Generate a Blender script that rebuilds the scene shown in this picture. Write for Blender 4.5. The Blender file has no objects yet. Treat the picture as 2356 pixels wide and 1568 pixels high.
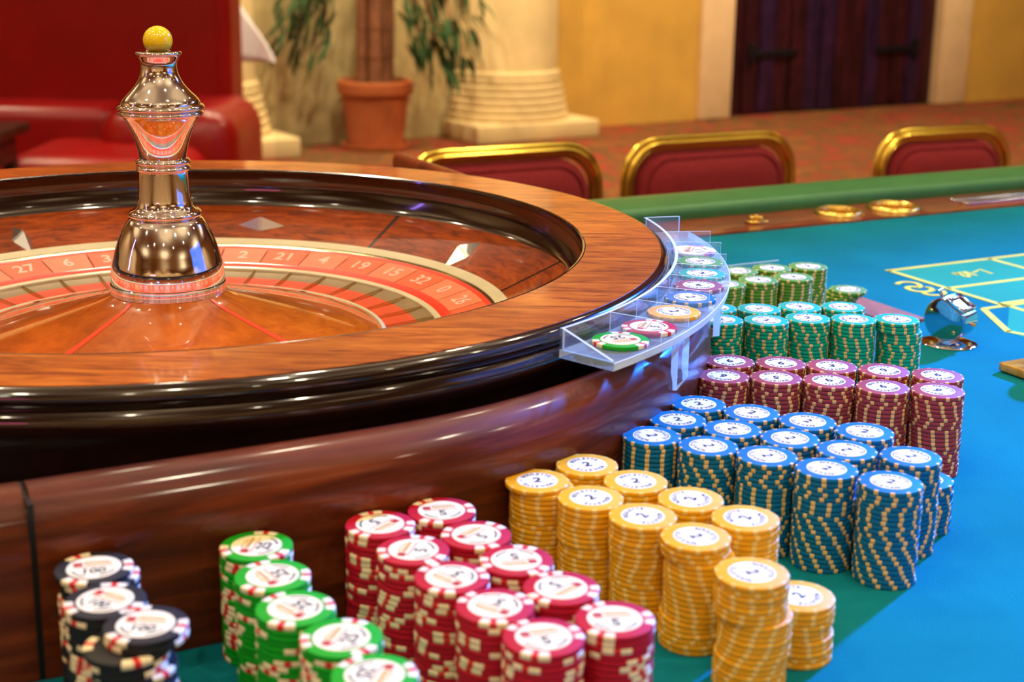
import bpy, bmesh, math, random
from mathutils import Vector, Matrix

random.seed(7)
scene = bpy.context.scene
COL = scene.collection
PI = math.pi
TZ = 0.82                      # height of the felt above the floor

# ------------------------------------------------------------------ camera
F_PX, PITCH, ROLL, CAM_H = 3287.85, 0.242257, 0.016504, 0.375736
cam_data = bpy.data.cameras.new('camera')
cam = bpy.data.objects.new('camera', cam_data)
COL.objects.link(cam)
fwd = Vector((0, math.cos(PITCH), -math.sin(PITCH)))
up0 = Vector((0, math.sin(PITCH), math.cos(PITCH)))
rt0 = Vector((1, 0, 0))
cr, sr = math.cos(ROLL), math.sin(ROLL)
rt = cr * rt0 + sr * up0
up = -sr * rt0 + cr * up0
m = Matrix((rt, up, -fwd)).transposed().to_4x4()
m.translation = Vector((0, 0, TZ + CAM_H))
cam.matrix_world = m
cam_data.sensor_width = 36.0
cam_data.lens = F_PX / 2356 * 36.0
cam_data.shift_x = (1178 - 1203.23) / 2356
cam_data.shift_y = (668.53 - 784) / 2356
cam_data.clip_start = 0.02
cam_data.clip_end = 60
cam_data.dof.use_dof = True
cam_data.dof.focus_distance = 1.10
cam_data.dof.aperture_fstop = 8.5
scene.camera = cam

# ------------------------------------------------------------------ world, lamps, exposure
world = bpy.data.worlds.new('world')
scene.world = world
world.use_nodes = True
world.node_tree.nodes['Background'].inputs[0].default_value = (1.0, 0.8, 0.6, 1)
world.node_tree.nodes['Background'].inputs[1].default_value = 0.02
scene.view_settings.view_transform = 'Standard'
scene.view_settings.look = 'None'
scene.view_settings.gamma = 1.0
scene.view_settings.use_curve_mapping = False
scene.view_settings.exposure = -0.10
scene.cycles.use_denoising = True
scene.cycles.max_bounces = 10
scene.cycles.transparent_max_bounces = 16
scene.cycles.sample_clamp_indirect = 6.0
scene.cycles.caustics_reflective = False
scene.cycles.caustics_refractive = False


def spot(name, loc, target, energy, color, size=100, blend=0.7, radius=0.05):
    d = bpy.data.lights.new(name, 'SPOT')
    d.energy = energy
    d.color = color
    d.spot_size = math.radians(size)
    d.spot_blend = blend
    d.shadow_soft_size = radius
    o = bpy.data.objects.new(name, d)
    COL.objects.link(o)
    o.location = loc
    o.rotation_euler = (Vector(target) - Vector(loc)).to_track_quat('-Z', 'Y').to_euler()
    return o


def area(name, loc, target, energy, color, sx, sy, spread=180):
    d = bpy.data.lights.new(name, 'AREA')
    d.energy = energy
    d.color = color
    d.shape = 'RECTANGLE'
    d.size, d.size_y = sx, sy
    d.spread = math.radians(spread)
    o = bpy.data.objects.new(name, d)
    COL.objects.link(o)
    o.location = loc
    o.rotation_euler = (Vector(target) - Vector(loc)).to_track_quat('-Z', 'Y').to_euler()
    return o


WARM = (1.0, 0.86, 0.62)
CEIL = 3.3
for ix, x in enumerate((-2.6, -1.2, 0.2, 1.6, 3.0)):
    for iy, y in enumerate((-2.2, -0.7, 0.8, 2.3, 3.8)):
        jx = 0.22 * math.sin(5.1 * ix + 2.3 * iy)
        spot('ceiling_downlight', (x + jx, y, CEIL - 0.05), (x + jx, y, 0), 42, WARM, 125, 0.6, 0.06)
# back wall spots; those at the left added to lift the dark masonry
for x, y in ((-3.0, 6.0), (-1.2, 6.9), (0.6, 7.9), (2.3, 8.6), (4.2, 9.8), (1.4, 6.2), (3.4, 7.6), (-0.5, 7.4), (-1.9, 6.6)):
    spot('wall_downlight', (x, y, CEIL - 0.05), (x - 0.5, y + 0.85, 0.5), 200, (1.0, 0.83, 0.52), 120, 0.6, 0.05)
spot('masonry_fill', (-0.2, 5.2, CEIL - 0.05), (-1.05, 8.4, 0.5), 340, (1.0, 0.85, 0.56), 46, 0.8, 0.05)  # added lamp out of view, lifts the dark stone wall
# added upward spots: brighten the ceiling for the chrome, and soft fill
for x, y in ((-3.8, -3.2), (0.4, -4.0), (4.4, -3.0), (-4.4, 0.8), (5.0, 1.2), (-4.2, 4.2), (0.6, 2.4), (4.6, 5.0), (0.2, -1.0), (-1.6, 0.6), (1.9, 0.4), (-1.6, 2.6)):
    spot('ceiling_fill', (x, y, 2.45), (x, y, 4), 105, (1.0, 0.90, 0.74), 150, 0.8, 0.08)
for x, y, tx, ty in ((-3.4, -3.6, -3.4, -5.2), (-1.0, -3.6, -1.0, -5.2), (1.4, -3.6, 1.4, -5.2), (3.8, -3.6, 3.8, -5.2), (-4.4, -1.4, -5.9, -1.4), (-4.4, 2.0, -5.9, 2.0), (5.4, -1.0, 6.9, -1.0), (5.4, 3.2, 6.9, 3.2)):
    spot('unseen_wall_fill', (x, y, CEIL - 0.1), (tx, ty, 1.0), 130, (1.0, 0.89, 0.70), 110, 0.7, 0.05)  # added spots that brighten the unseen walls mirrored in the turret
# blue stage light behind the players' side, low and to the right
spot('blue_stage_light', (2.9, 4.1, TZ + 2.05), (0.46, 0.50, TZ), 5600, (0.02, 0.20, 1.0), 30, 1.0, 0.10)
# added unseen blue panel on the right, for the blue reflection in the chrome
area('blue_reflection_fill', (4.3, 0.8, 1.9), (-0.2, 1.15, TZ + 0.2), 8, (0.02, 0.22, 1.0), 2.6, 2.0, 110)
# added pink and violet strips out of view, for coloured reflections in the chrome
area('magenta_reflection_strip', (-1.6, -3.2, 1.7), (-0.3, 1.1, TZ + 0.2), 3, (1.0, 0.1, 0.35), 0.9, 0.08, 140)
area('violet_reflection_strip', (-3.6, 0.2, 2.0), (-0.3, 1.1, TZ + 0.2), 2.5, (0.35, 0.2, 1.0), 0.10, 1.0, 140)

# ------------------------------------------------------------------ materials
MATS = {}


def newmat(name):
    mt = bpy.data.materials.new(name)
    mt.use_nodes = True
    nt = mt.node_tree
    return mt, nt, nt.nodes['Principled BSDF']


def setp(b, **kw):
    for k, v in kw.items():
        k = k.replace('_', ' ')
        if k in b.inputs:
            b.inputs[k].default_value = v


def srgb(r, g, b):
    f = lambda c: (c / 255 / 12.92) if c / 255 <= 0.04045 else ((c / 255 + 0.055) / 1.055) ** 2.4
    return (f(r), f(g), f(b), 1.0)


def plain(name, col, rough=0.5, metal=0.0, var=0.08, scale=40, coat=0.0, bump=0.0, bscale=200, coat_rough=0.05):
    """principled material with slight procedural mottling"""
    if name in MATS:
        return MATS[name]
    mt, nt, b = newmat(name)
    setp(b, Roughness=rough, Metallic=metal)
    b.inputs['Coat Weight'].default_value = coat
    b.inputs['Coat Roughness'].default_value = coat_rough
    tc = nt.nodes.new('ShaderNodeTexCoord')
    nz = nt.nodes.new('ShaderNodeTexNoise')
    nz.inputs['Scale'].default_value = scale
    nz.inputs['Detail'].default_value = 3
    nt.links.new(tc.outputs['Object'], nz.inputs['Vector'])
    rp = nt.nodes.new('ShaderNodeValToRGB')
    c = Vector(col[:3])
    rp.color_ramp.elements[0].position = 0.3
    rp.color_ramp.elements[1].position = 0.7
    rp.color_ramp.elements[0].color = (*(c * (1 - var)), 1)
    rp.color_ramp.elements[1].color = (*(c * (1 + var)), 1)
    nt.links.new(nz.outputs['Fac'], rp.inputs['Fac'])
    nt.links.new(rp.outputs['Color'], b.inputs['Base Color'])
    if bump:
        n2 = nt.nodes.new('ShaderNodeTexNoise')
        n2.inputs['Scale'].default_value = bscale
        n2.inputs['Detail'].default_value = 4
        nt.links.new(tc.outputs['Object'], n2.inputs['Vector'])
        bp = nt.nodes.new('ShaderNodeBump')
        bp.inputs['Strength'].default_value = bump
        bp.inputs['Distance'].default_value = 0.002
        nt.links.new(n2.outputs['Fac'], bp.inputs['Height'])
        nt.links.new(bp.outputs['Normal'], b.inputs['Normal'])
    MATS[name] = mt
    return mt


def wood(name, c0, c1, c2, mode='x', k=(1, 1, 1), rough=0.35, coat=0.6, coat_rough=0.04, scale=1.0):
    """wood grain; mode 'polar_radial' runs the grain along the radius, 'polar_ring' along the circle"""
    if name in MATS:
        return MATS[name]
    mt, nt, b = newmat(name)
    setp(b, Roughness=rough)
    b.inputs['Specular IOR Level'].default_value = 0.2
    b.inputs['Coat Weight'].default_value = coat
    b.inputs['Coat Roughness'].default_value = coat_rough
    tc = nt.nodes.new('ShaderNodeTexCoord')
    L = nt.links.new
    if mode.startswith('polar'):
        sx = nt.nodes.new('ShaderNodeSeparateXYZ')
        L(tc.outputs['Object'], sx.inputs[0])
        at = nt.nodes.new('ShaderNodeMath'); at.operation = 'ARCTAN2'
        L(sx.outputs['Y'], at.inputs[0]); L(sx.outputs['X'], at.inputs[1])
        ln = nt.nodes.new('ShaderNodeVectorMath'); ln.operation = 'LENGTH'
        L(tc.outputs['Object'], ln.inputs[0])
        a2 = nt.nodes.new('ShaderNodeMath'); a2.operation = 'MULTIPLY'
        L(at.outputs[0], a2.inputs[0]); a2.inputs[1].default_value = k[0]
        r2 = nt.nodes.new('ShaderNodeMath'); r2.operation = 'MULTIPLY'
        L(ln.outputs['Value'], r2.inputs[0]); r2.inputs[1].default_value = k[1]
        cb = nt.nodes.new('ShaderNodeCombineXYZ')
        L(a2.outputs[0], cb.inputs[0]); L(r2.outputs[0], cb.inputs[1])
        vec = cb.outputs[0]
    else:
        mp = nt.nodes.new('ShaderNodeMapping')
        mp.inputs['Scale'].default_value = k
        L(tc.outputs['Object'], mp.inputs[0])
        vec = mp.outputs[0]
    nz = nt.nodes.new('ShaderNodeTexNoise')
    nz.inputs['Scale'].default_value = scale
    nz.inputs['Detail'].default_value = 6
    nz.inputs['Roughness'].default_value = 0.62
    nz.inputs['Distortion'].default_value = 0.9
    L(vec, nz.inputs['Vector'])
    rp = nt.nodes.new('ShaderNodeValToRGB')
    e = rp.color_ramp.elements
    e[0].position = 0.34; e[0].color = c0
    e[1].position = 0.66; e[1].color = c2
    x = e.new(0.5); x.color = c1
    L(nz.outputs['Fac'], rp.inputs['Fac'])
    n3 = nt.nodes.new('ShaderNodeTexNoise')
    n3.inputs['Scale'].default_value = 9
    n3.inputs['Detail'].default_value = 2
    L(tc.outputs['Object'], n3.inputs['Vector'])
    mx = nt.nodes.new('ShaderNodeMix'); mx.data_type = 'RGBA'; mx.blend_type = 'MULTIPLY'
    mx.inputs['Factor'].default_value = 0.5
    rr = nt.nodes.new('ShaderNodeValToRGB')
    rr.color_ramp.elements[0].position = 0.35; rr.color_ramp.elements[0].color = (0.45, 0.45, 0.45, 1)
    rr.color_ramp.elements[1].position = 0.65; rr.color_ramp.elements[1].color = (1, 1, 1, 1)
    L(n3.outputs['Fac'], rr.inputs['Fac'])
    L(rp.outputs['Color'], mx.inputs[6]); L(rr.outputs['Color'], mx.inputs[7])
    L(mx.outputs[2], b.inputs['Base Color'])
    MATS[name] = mt
    return mt


def acrylic(name, tint, gloss_tint, diffuse=0.0, dcol=(0.7, 0.85, 1, 1)):
    """thin clear sheet: see-through with fresnel reflection; edges carry some frosted diffusion"""
    mt = bpy.data.materials.new(name)
    mt.use_nodes = True
    nt = mt.node_tree
    nt.nodes.remove(nt.nodes['Principled BSDF'])
    out = nt.nodes['Material Output']
    L = nt.links.new
    tr = nt.nodes.new('ShaderNodeBsdfTransparent'); tr.inputs[0].default_value = tint
    gl = nt.nodes.new('ShaderNodeBsdfGlossy'); gl.inputs[0].default_value = gloss_tint
    gl.inputs['Roughness'].default_value = 0.03
    lw = nt.nodes.new('ShaderNodeLayerWeight'); lw.inputs[0].default_value = 0.5
    pw = nt.nodes.new('ShaderNodeMath'); pw.operation = 'POWER'
    L(lw.outputs['Facing'], pw.inputs[0]); pw.inputs[1].default_value = 4.0
    fr = nt.nodes.new('ShaderNodeMapRange')
    fr.inputs['To Min'].default_value = 0.03; fr.inputs['To Max'].default_value = 0.55
    L(pw.outputs[0], fr.inputs[0])
    mx = nt.nodes.new('ShaderNodeMixShader')
    L(fr.outputs[0], mx.inputs[0]); L(tr.outputs[0], mx.inputs[1]); L(gl.outputs[0], mx.inputs[2])
    last = mx.outputs[0]
    if diffuse:
        nz = nt.nodes.new('ShaderNodeTexNoise'); nz.inputs['Scale'].default_value = 60
        mr = nt.nodes.new('ShaderNodeMapRange')
        mr.inputs['To Min'].default_value = diffuse * 0.8; mr.inputs['To Max'].default_value = min(1, diffuse * 1.2)
        L(nz.outputs['Fac'], mr.inputs[0])
        df = nt.nodes.new('ShaderNodeBsdfDiffuse'); df.inputs[0].default_value = dcol
        tl = nt.nodes.new('ShaderNodeBsdfTranslucent'); tl.inputs[0].default_value = dcol
        ad = nt.nodes.new('ShaderNodeMixShader'); ad.inputs[0].default_value = 0.35
        L(df.outputs[0], ad.inputs[1]); L(tl.outputs[0], ad.inputs[2])
        m2 = nt.nodes.new('ShaderNodeMixShader')
        L(mr.outputs[0], m2.inputs[0]); L(last, m2.inputs[1]); L(ad.outputs[0], m2.inputs[2])
        last = m2.outputs[0]
    L(last, out.inputs['Surface'])
    MATS[name] = mt
    return mt


def voronoi_mat(name, cols, scale, rough=0.95, bump=0.3, distort=0.6):
    mt, nt, b = newmat(name)
    L = nt.links.new
    setp(b, Roughness=rough)
    tc = nt.nodes.new('ShaderNodeTexCoord')
    nz = nt.nodes.new('ShaderNodeTexNoise'); nz.inputs['Scale'].default_value = scale
    nz.inputs['Detail'].default_value = 3; nz.inputs['Distortion'].default_value = distort * 3
    L(tc.outputs['Object'], nz.inputs['Vector'])
    rp = nt.nodes.new('ShaderNodeValToRGB')
    e = rp.color_ramp.elements
    n = len(cols)
    e[0].position = 0.3; e[0].color = cols[0]
    e[1].position = 0.7; e[1].color = cols[-1]
    for i in range(1, n - 1):
        x = e.new(0.3 + 0.4 * i / (n - 1)); x.color = cols[i]
    L(nz.outputs['Fac'], rp.inputs['Fac'])
    L(rp.outputs['Color'], b.inputs['Base Color'])
    MATS[name] = mt
    return mt


M_felt = plain('felt_teal', (0.002, 0.172, 0.205, 1), 1.0, var=0.10, scale=9, bump=0.35, bscale=900)
M_felt.node_tree.nodes['Principled BSDF'].inputs['Specular IOR Level'].default_value = 0.1
M_field = plain('felt_field', (0.003, 0.30, 0.165, 1), 1.0, var=0.08, scale=9, bump=0.3, bscale=900)
M_line = plain('felt_line', (0.74, 0.66, 0.035, 1), 0.95, var=0.1, scale=30, bump=0.3, bscale=800)
M_green = plain('armrest_vinyl', (0.035, 0.185, 0.05, 1), 0.42, var=0.08, scale=30, bump=0.12, bscale=400)
M_chrome = plain('chrome', (0.86, 0.87, 0.89, 1), 0.05, 1.0, var=0.02)
M_satin = plain('satin_steel', (0.78, 0.78, 0.80, 1), 0.2, 1.0, var=0.04)
M_brass = plain('brass', (0.90, 0.64, 0.15, 1), 0.24, 1.0, var=0.05)
M_gold = plain('gold_tube', (0.92, 0.66, 0.10, 1), 0.24, 1.0, var=0.03)
M_black = plain('black_lacquer', (0.012, 0.0055, 0.004, 1), 0.12, var=0.25, scale=20, coat=1.0, coat_rough=0.03)
M_seam = plain('black_inlay', (0.008, 0.006, 0.005, 1), 0.3, var=0.1)
M_rim = wood('rim_veneer', srgb(124, 52, 8), srgb(188, 92, 15), srgb(218, 122, 28), 'x', (20, 130, 20), 0.40, 0.6, 0.05, 1.0)
M_stator = wood('stator_veneer', srgb(104, 38, 6), srgb(146, 60, 12), srgb(176, 80, 20), 'polar_ring', (9, 110, 1), 0.32, 0.4, 0.04, 1.2)
M_cone = wood('cone_veneer', srgb(178, 80, 4), srgb(198, 92, 6), srgb(212, 106, 12), 'polar_ring', (5, 70, 1), 0.25, 1.0, 0.03, 1.0)
M_apron = wood('apron_mahogany', srgb(68, 24, 6), srgb(94, 36, 9), srgb(124, 54, 15), 'x', (7, 7, 70), 0.40, 0.38, 0.10, 1.0)
M_border = wood('border_wood', srgb(112, 44, 20), srgb(138, 60, 30), srgb(160, 78, 40), 'x', (14, 60, 14), 0.32, 0.6, 0.1, 1.0)
M_pale = plain('pale_ring', srgb(204, 196, 158), 0.38, var=0.05, scale=50, coat=0.3)
M_redline = plain('red_ring', srgb(232, 52, 16), 0.35, var=0.05, coat=0.4)
M_salmon = plain('salmon_cell', srgb(240, 122, 80), 0.4, var=0.06, scale=80, coat=0.15)
M_orange = plain('orange_cell', srgb(242, 96, 44), 0.4, var=0.06, scale=80, coat=0.15)
M_numeral = plain('numeral_white', srgb(246, 190, 168), 0.4, var=0.03)
M_pocket1 = plain('pocket_grey', srgb(150, 128, 92), 0.30, 0.2, var=0.08, scale=60, coat=0.4)
M_pocket2 = plain('pocket_orange', srgb(226, 86, 50), 0.30, 0.0, var=0.06, scale=60, coat=0.5)
M_fret = plain('fret_brass', (0.72, 0.55, 0.28, 1), 0.18, 1.0, var=0.05)
M_inlay = plain('red_inlay', srgb(255, 62, 8), 0.3, var=0.05, coat=0.8)
M_ball = plain('yellow_ball', srgb(255, 226, 24), 0.15, var=0.03, scale=30, coat=0.8)
M_acr = acrylic('acrylic_clear', (0.95, 0.98, 0.99, 1), (1, 1, 1, 1), 0.035, (0.85, 0.97, 1, 1))
M_acrf = acrylic('acrylic_floor', (0.92, 0.97, 0.99, 1), (1, 1, 1, 1), 0.22, (0.82, 0.95, 1, 1))
M_acre = acrylic('acrylic_edge', (0.80, 0.90, 0.98, 1), (0.9, 0.97, 1, 1), 0.88, (0.88, 1.0, 0.93, 1))
M_white = plain('inlay_white', srgb(248, 241, 212), 0.45, var=0.02)
M_cream = plain('inlay_cream', srgb(246, 230, 178), 0.45, var=0.02)
M_ink = plain('ink_black', srgb(20, 22, 24), 0.5, var=0.05)
M_inkgrey = plain('ink_grey', srgb(70, 84, 76), 0.5, var=0.05)
M_inkgold = plain('ink_gold', srgb(196, 152, 74), 0.5, var=0.08)
M_inkred = plain('ink_red', srgb(176, 34, 30), 0.5, var=0.05)
M_spot = plain('edge_spot_cream', srgb(226, 190, 122), 0.5, var=0.06, scale=300)
M_spot_y = plain('edge_spot_straw', srgb(238, 200, 104), 0.5, var=0.05, scale=300)
M_block = plain('edge_block_cream', srgb(238, 222, 178), 0.5, var=0.05, scale=300)
M_blockred = plain('edge_block_red', srgb(206, 24, 22), 0.5, var=0.05, scale=300)
M_blockpink = plain('edge_block_pink', srgb(232, 110, 150), 0.5, var=0.05, scale=300)
M_blockblue = plain('edge_block_blue', srgb(40, 140, 200), 0.5, var=0.05, scale=300)
CHIPC = {
    'blue': srgb(0, 106, 158), 'teal': srgb(0, 168, 134), 'maroon': srgb(152, 62, 68), 'green': srgb(92, 148, 40),
    'yellow': srgb(234, 168, 18), 'red': srgb(178, 14, 38), 'bright': srgb(14, 156, 22), 'black': srgb(30, 31, 32),
    'cream': srgb(240, 230, 214)}
M_chip = {k: plain('chip_' + k, v, 0.48, var=0.05, scale=120, bump=0.05, bscale=900) for k, v in CHIPC.items()}
for mm in M_chip.values():
    mm.node_tree.nodes['Principled BSDF'].inputs['Specular IOR Level'].default_value = 0.28
M_fabric = plain('burgundy_fabric', srgb(134, 26, 30), 0.95, var=0.10, scale=120, bump=0.5, bscale=700)
M_redvinyl = plain('red_vinyl', srgb(150, 6, 8), 0.34, var=0.10, scale=4, bump=0.03, bscale=20)
M_redseat = plain('red_seat_vinyl', srgb(176, 8, 6), 0.36, var=0.06, scale=6)
M_darkwood = wood('dark_wood', srgb(48, 22, 14), srgb(70, 34, 20), srgb(86, 44, 26), 'x', (8, 8, 50), 0.45, 0.3, 0.2, 1.0)
M_door = wood('door_plank', srgb(34, 10, 18), srgb(52, 16, 26), srgb(70, 24, 36), 'x', (20, 20, 2), 0.42, 0.3, 0.2, 1.0)
M_door_violet_lit = wood('door_plank_violet_lit', srgb(30, 14, 40), srgb(46, 24, 56), srgb(60, 30, 66), 'x', (20, 20, 2), 0.42, 0.3, 0.2, 1.0)  # violet light on some planks, put into the wood colour
M_iron = plain('wrought_iron', srgb(24, 20, 30), 0.5, 0.6, var=0.1)
M_stucco = plain('yellow_stucco', srgb(196, 150, 62), 0.9, var=0.13, scale=2.6, bump=0.4, bscale=30)
M_stuccod = plain('ochre_strip', srgb(198, 146, 18), 0.9, var=0.08, scale=3)
M_stone = plain('pale_stone', srgb(204, 182, 130), 0.9, var=0.12, scale=5, bump=0.4, bscale=40)
M_jamb = plain('jamb_stone', srgb(206, 172, 132), 0.9, var=0.07, scale=6, bump=0.3, bscale=40)
M_mortar = plain('mortar', srgb(168, 146, 100), 0.95, var=0.08, scale=8)
M_column = plain('column_stone', srgb(202, 176, 126), 0.85, var=0.10, scale=4, bump=0.3, bscale=30)
M_terra = plain('terracotta', srgb(174, 88, 40), 0.8, var=0.14, scale=9, bump=0.2, bscale=60)
M_soil = plain('soil', srgb(60, 42, 26), 1.0, var=0.3, scale=40)
M_cane = plain('cane', srgb(122, 70, 40), 0.7, var=0.25, scale=14)
M_leaf = plain('leaf', srgb(26, 60, 6), 0.8, var=0.3, scale=12)
M_carpet = voronoi_mat('carpet', [srgb(58, 44, 4), srgb(132, 66, 8), srgb(80, 58, 6), srgb(142, 36, 8), srgb(62, 46, 6)], 2.6)
M_light_patch = plain('pale_light_patch', srgb(214, 208, 214), 0.85, var=0.05, scale=6)  # pale colour of a patch of reflected light
M_roomwall = plain('hall_plaster', srgb(206, 172, 122), 0.9, var=0.1, scale=1.5)
M_ceil = plain('hall_ceiling', srgb(196, 172, 136), 0.9, var=0.1, scale=1.2)
M_glass = acrylic('screen_glass', (0.94, 0.96, 0.97, 1), (1, 1, 1, 1))
M_plaque = plain('plaque', srgb(176, 170, 150), 0.35, 0.6, var=0.15, scale=160)
M_goldwood = wood('gilt_board', srgb(168, 118, 36), srgb(196, 146, 50), srgb(214, 168, 70), 'x', (20, 120, 20), 0.3, 0.6, 0.1, 1.0)
M_window = plain('counter_window', srgb(20, 30, 44), 0.1, var=0.1, coat=1.0)


# ------------------------------------------------------------------ mesh helpers
def smooth(me, ang=35):
    for p in me.polygons:
        p.use_smooth = True
    me.set_sharp_from_angle(angle=math.radians(ang))


def mesh(name, verts, faces, mats, fm=None, ang=35):
    me = bpy.data.meshes.new(name)
    me.from_pydata([tuple(v) for v in verts], [], faces)
    for mm in (mats if isinstance(mats, (list, tuple)) else [mats]):
        me.materials.append(mm)
    if fm:
        for p, i in zip(me.polygons, fm):
            p.material_index = i
    me.validate()
    me.update()
    if ang:
        smooth(me, ang)
    return me


def link(name, me, parent=None, loc=(0, 0, 0), rot=(0, 0, 0), kind=None):
    o = bpy.data.objects.new(name, me)
    COL.objects.link(o)
    o.location = loc
    o.rotation_euler = rot
    if parent is not None:
        o.parent = parent
    if kind:
        o['kind'] = kind
    return o


def empty(name, loc=(0, 0, 0), rotz=0.0):
    o = bpy.data.objects.new(name, None)
    o.empty_display_size = 0.05
    COL.objects.link(o)
    o.location = loc
    o.rotation_euler = (0, 0, rotz)
    return o


def tag(o, label, cat, group=None):
    o['label'] = label
    o['category'] = cat
    if group:
        o['group'] = group
    return o


class MB:
    """collects shapes into one mesh"""

    def __init__(s):
        s.v, s.f, s.m = [], [], []

    def add(s, verts, faces, mi=0, mat=None):
        n = len(s.v)
        for v in verts:
            v = Vector(v)
            s.v.append(mat @ v if mat else v)
        for f in faces:
            s.f.append(tuple(i + n for i in f))
            s.m.append(mi)
        return s

    def box(s, c, size, mi=0, mat=None, bev=0.0):
        x, y, z = (d / 2 for d in size)
        if bev > 0:
            bm = bmesh.new()
            bmesh.ops.create_cube(bm, size=1.0)
            for v in bm.verts:
                v.co = Vector((v.co.x * size[0] + c[0], v.co.y * size[1] + c[1], v.co.z * size[2] + c[2]))
            bmesh.ops.bevel(bm, geom=bm.edges[:], offset=bev, segments=3, affect='EDGES', profile=0.5)
            bm.verts.index_update()
            s.add([v.co.copy() for v in bm.verts], [[v.index for v in f.verts] for f in bm.faces], mi, mat)
            bm.free()
            return s
        vs = [(c[0] + a * x, c[1] + b * y, c[2] + d * z) for a in (-1, 1) for b in (-1, 1) for d in (-1, 1)]
        fs = [(0, 1, 3, 2), (4, 6, 7, 5), (0, 4, 5, 1), (2, 3, 7, 6), (0, 2, 6, 4), (1, 5, 7, 3)]
        return s.add(vs, fs, mi, mat)

    def lathe(s, prof, n=64, a0=0.0, a1=2 * PI, mi=0, mat=None, mis=None, c=(0, 0)):
        full = abs(a1 - a0 - 2 * PI) < 1e-6
        k = n if full else n + 1
        vs = []
        for i in range(k):
            a = a0 + (a1 - a0) * i / n
            ca, sa = math.cos(a), math.sin(a)
            for r, z in prof:
                vs.append((c[0] + r * ca, c[1] + r * sa, z))
        p = len(prof)
        fs, ms = [], []
        for i in range(n):
            j = (i + 1) % k
            for q in range(p - 1):
                if prof[q][0] < 1e-7 and prof[q + 1][0] < 1e-7:
                    continue
                fs.append((i * p + q, j * p + q, j * p + q + 1, i * p + q + 1))
                ms.append(mis[q] if mis else mi)
        nb = len(s.v)
        for v in vs:
            v = Vector(v)
            s.v.append(mat @ v if mat else v)
        for f, mm in zip(fs, ms):
            s.f.append(tuple(i + nb for i in f))
            s.m.append(mm)
        return s

    def cyl(s, p0, p1, r0, r1=None, n=16, mi=0, cap=True):
        r1 = r0 if r1 is None else r1
        p0, p1 = Vector(p0), Vector(p1)
        d = p1 - p0
        q = d.to_track_quat('Z', 'Y').to_matrix().to_4x4()
        q.translation = p0
        prof = [(r0, 0), (r1, d.length)]
        if cap:
            prof = [(1e-6, 0)] + prof + [(1e-6, d.length)]
        return s.lathe(prof, n, mi=mi, mat=q)

    def tube(s, pts, r, n=12, mi=0, closed=False, flat=1.0, upv=(0, 0, 1)):
        pts = [Vector(p) for p in pts]
        vs, fs = [], []
        N = len(pts)
        for i, p in enumerate(pts):
            if closed:
                t = pts[(i + 1) % N] - pts[i - 1]
            else:
                t = pts[min(i + 1, N - 1)] - pts[max(i - 1, 0)]
            t.normalize()
            a = t.cross(Vector(upv))
            if a.length < 1e-4:
                a = t.cross(Vector((1, 0, 0)))
            a.normalize()
            b = a.cross(t)
            for k in range(n):
                th = 2 * PI * k / n
                vs.append(p + a * (r * math.cos(th)) + b * (r * flat * math.sin(th)))
        for i in range(N if closed else N - 1):
            j = (i + 1) % N
            for k in range(n):
                l = (k + 1) % n
                fs.append((i * n + k, i * n + l, j * n + l, j * n + k))
        if not closed:
            fs.append(tuple(range(n - 1, -1, -1)))
            fs.append(tuple((N - 1) * n + k for k in range(n)))
        return s.add(vs, fs, mi)

    def prism(s, poly, z0, z1, mi=0, mat=None):
        n = len(poly)
        vs = [(x, y, z0) for x, y in poly] + [(x, y, z1) for x, y in poly]
        fs = [tuple(range(n - 1, -1, -1)), tuple(range(n, 2 * n))]
        fs += [(i, (i + 1) % n, n + (i + 1) % n, n + i) for i in range(n)]
        return s.add(vs, fs, mi, mat)

    def ribbon(s, pts, w, z, mi=0, th=0.0002):
        """flat printed stroke in the xy plane"""
        pts = [Vector((p[0], p[1], 0)) for p in pts]
        N = len(pts)
        vs, fs = [], []
        for i, p in enumerate(pts):
            t = pts[min(i + 1, N - 1)] - pts[max(i - 1, 0)]
            t.normalize()
            nr = Vector((-t.y, t.x, 0)) * (w / 2)
            vs += [p + nr + Vector((0, 0, z)), p - nr + Vector((0, 0, z)), p - nr + Vector((0, 0, z + th)), p + nr + Vector((0, 0, z + th))]
        for i in range(N - 1):
            a, b = i * 4, i * 4 + 4
            fs += [(a + 3, a + 2, b + 2, b + 3), (a, a + 3, b + 3, b), (a + 2, a + 1, b + 1, b + 2)]
        fs += [(0, 1, 2, 3), (4 * N - 4, 4 * N - 1, 4 * N - 2, 4 * N - 3)]
        return s.add(vs, fs, mi)

    def build(s, name, mats, parent=None, loc=(0, 0, 0), rot=(0, 0, 0), kind=None, ang=35):
        me = mesh(name, s.v, s.f, mats, s.m, ang)
        return link(name, me, parent, loc, rot, kind)

    def data(s, name, mats, ang=35):
        return mesh(name, s.v, s.f, mats, s.m, ang)


_txt = {}


def glyphs(text, size, bold=0.0, shear=0.0):
    """vertices and faces of a line of lettering, centred on the origin"""
    key = (text, size, bold, shear)
    if key in _txt:
        return _txt[key]
    cu = bpy.data.curves.new('lettering', 'FONT')
    cu.body = text
    cu.size = size
    cu.align_x = 'CENTER'
    cu.align_y = 'CENTER'
    cu.offset = bold
    cu.shear = shear
    cu.resolution_u = 3
    ob = bpy.data.objects.new('lettering', cu)
    COL.objects.link(ob)
    dg = bpy.context.evaluated_depsgraph_get()
    me = bpy.data.meshes.new_from_object(ob.evaluated_get(dg))
    r = ([v.co.copy() for v in me.vertices], [tuple(p.vertices) for p in me.polygons])
    bpy.data.objects.remove(ob)
    bpy.data.curves.remove(cu)
    bpy.data.meshes.remove(me)
    _txt[key] = r
    return r


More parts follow.
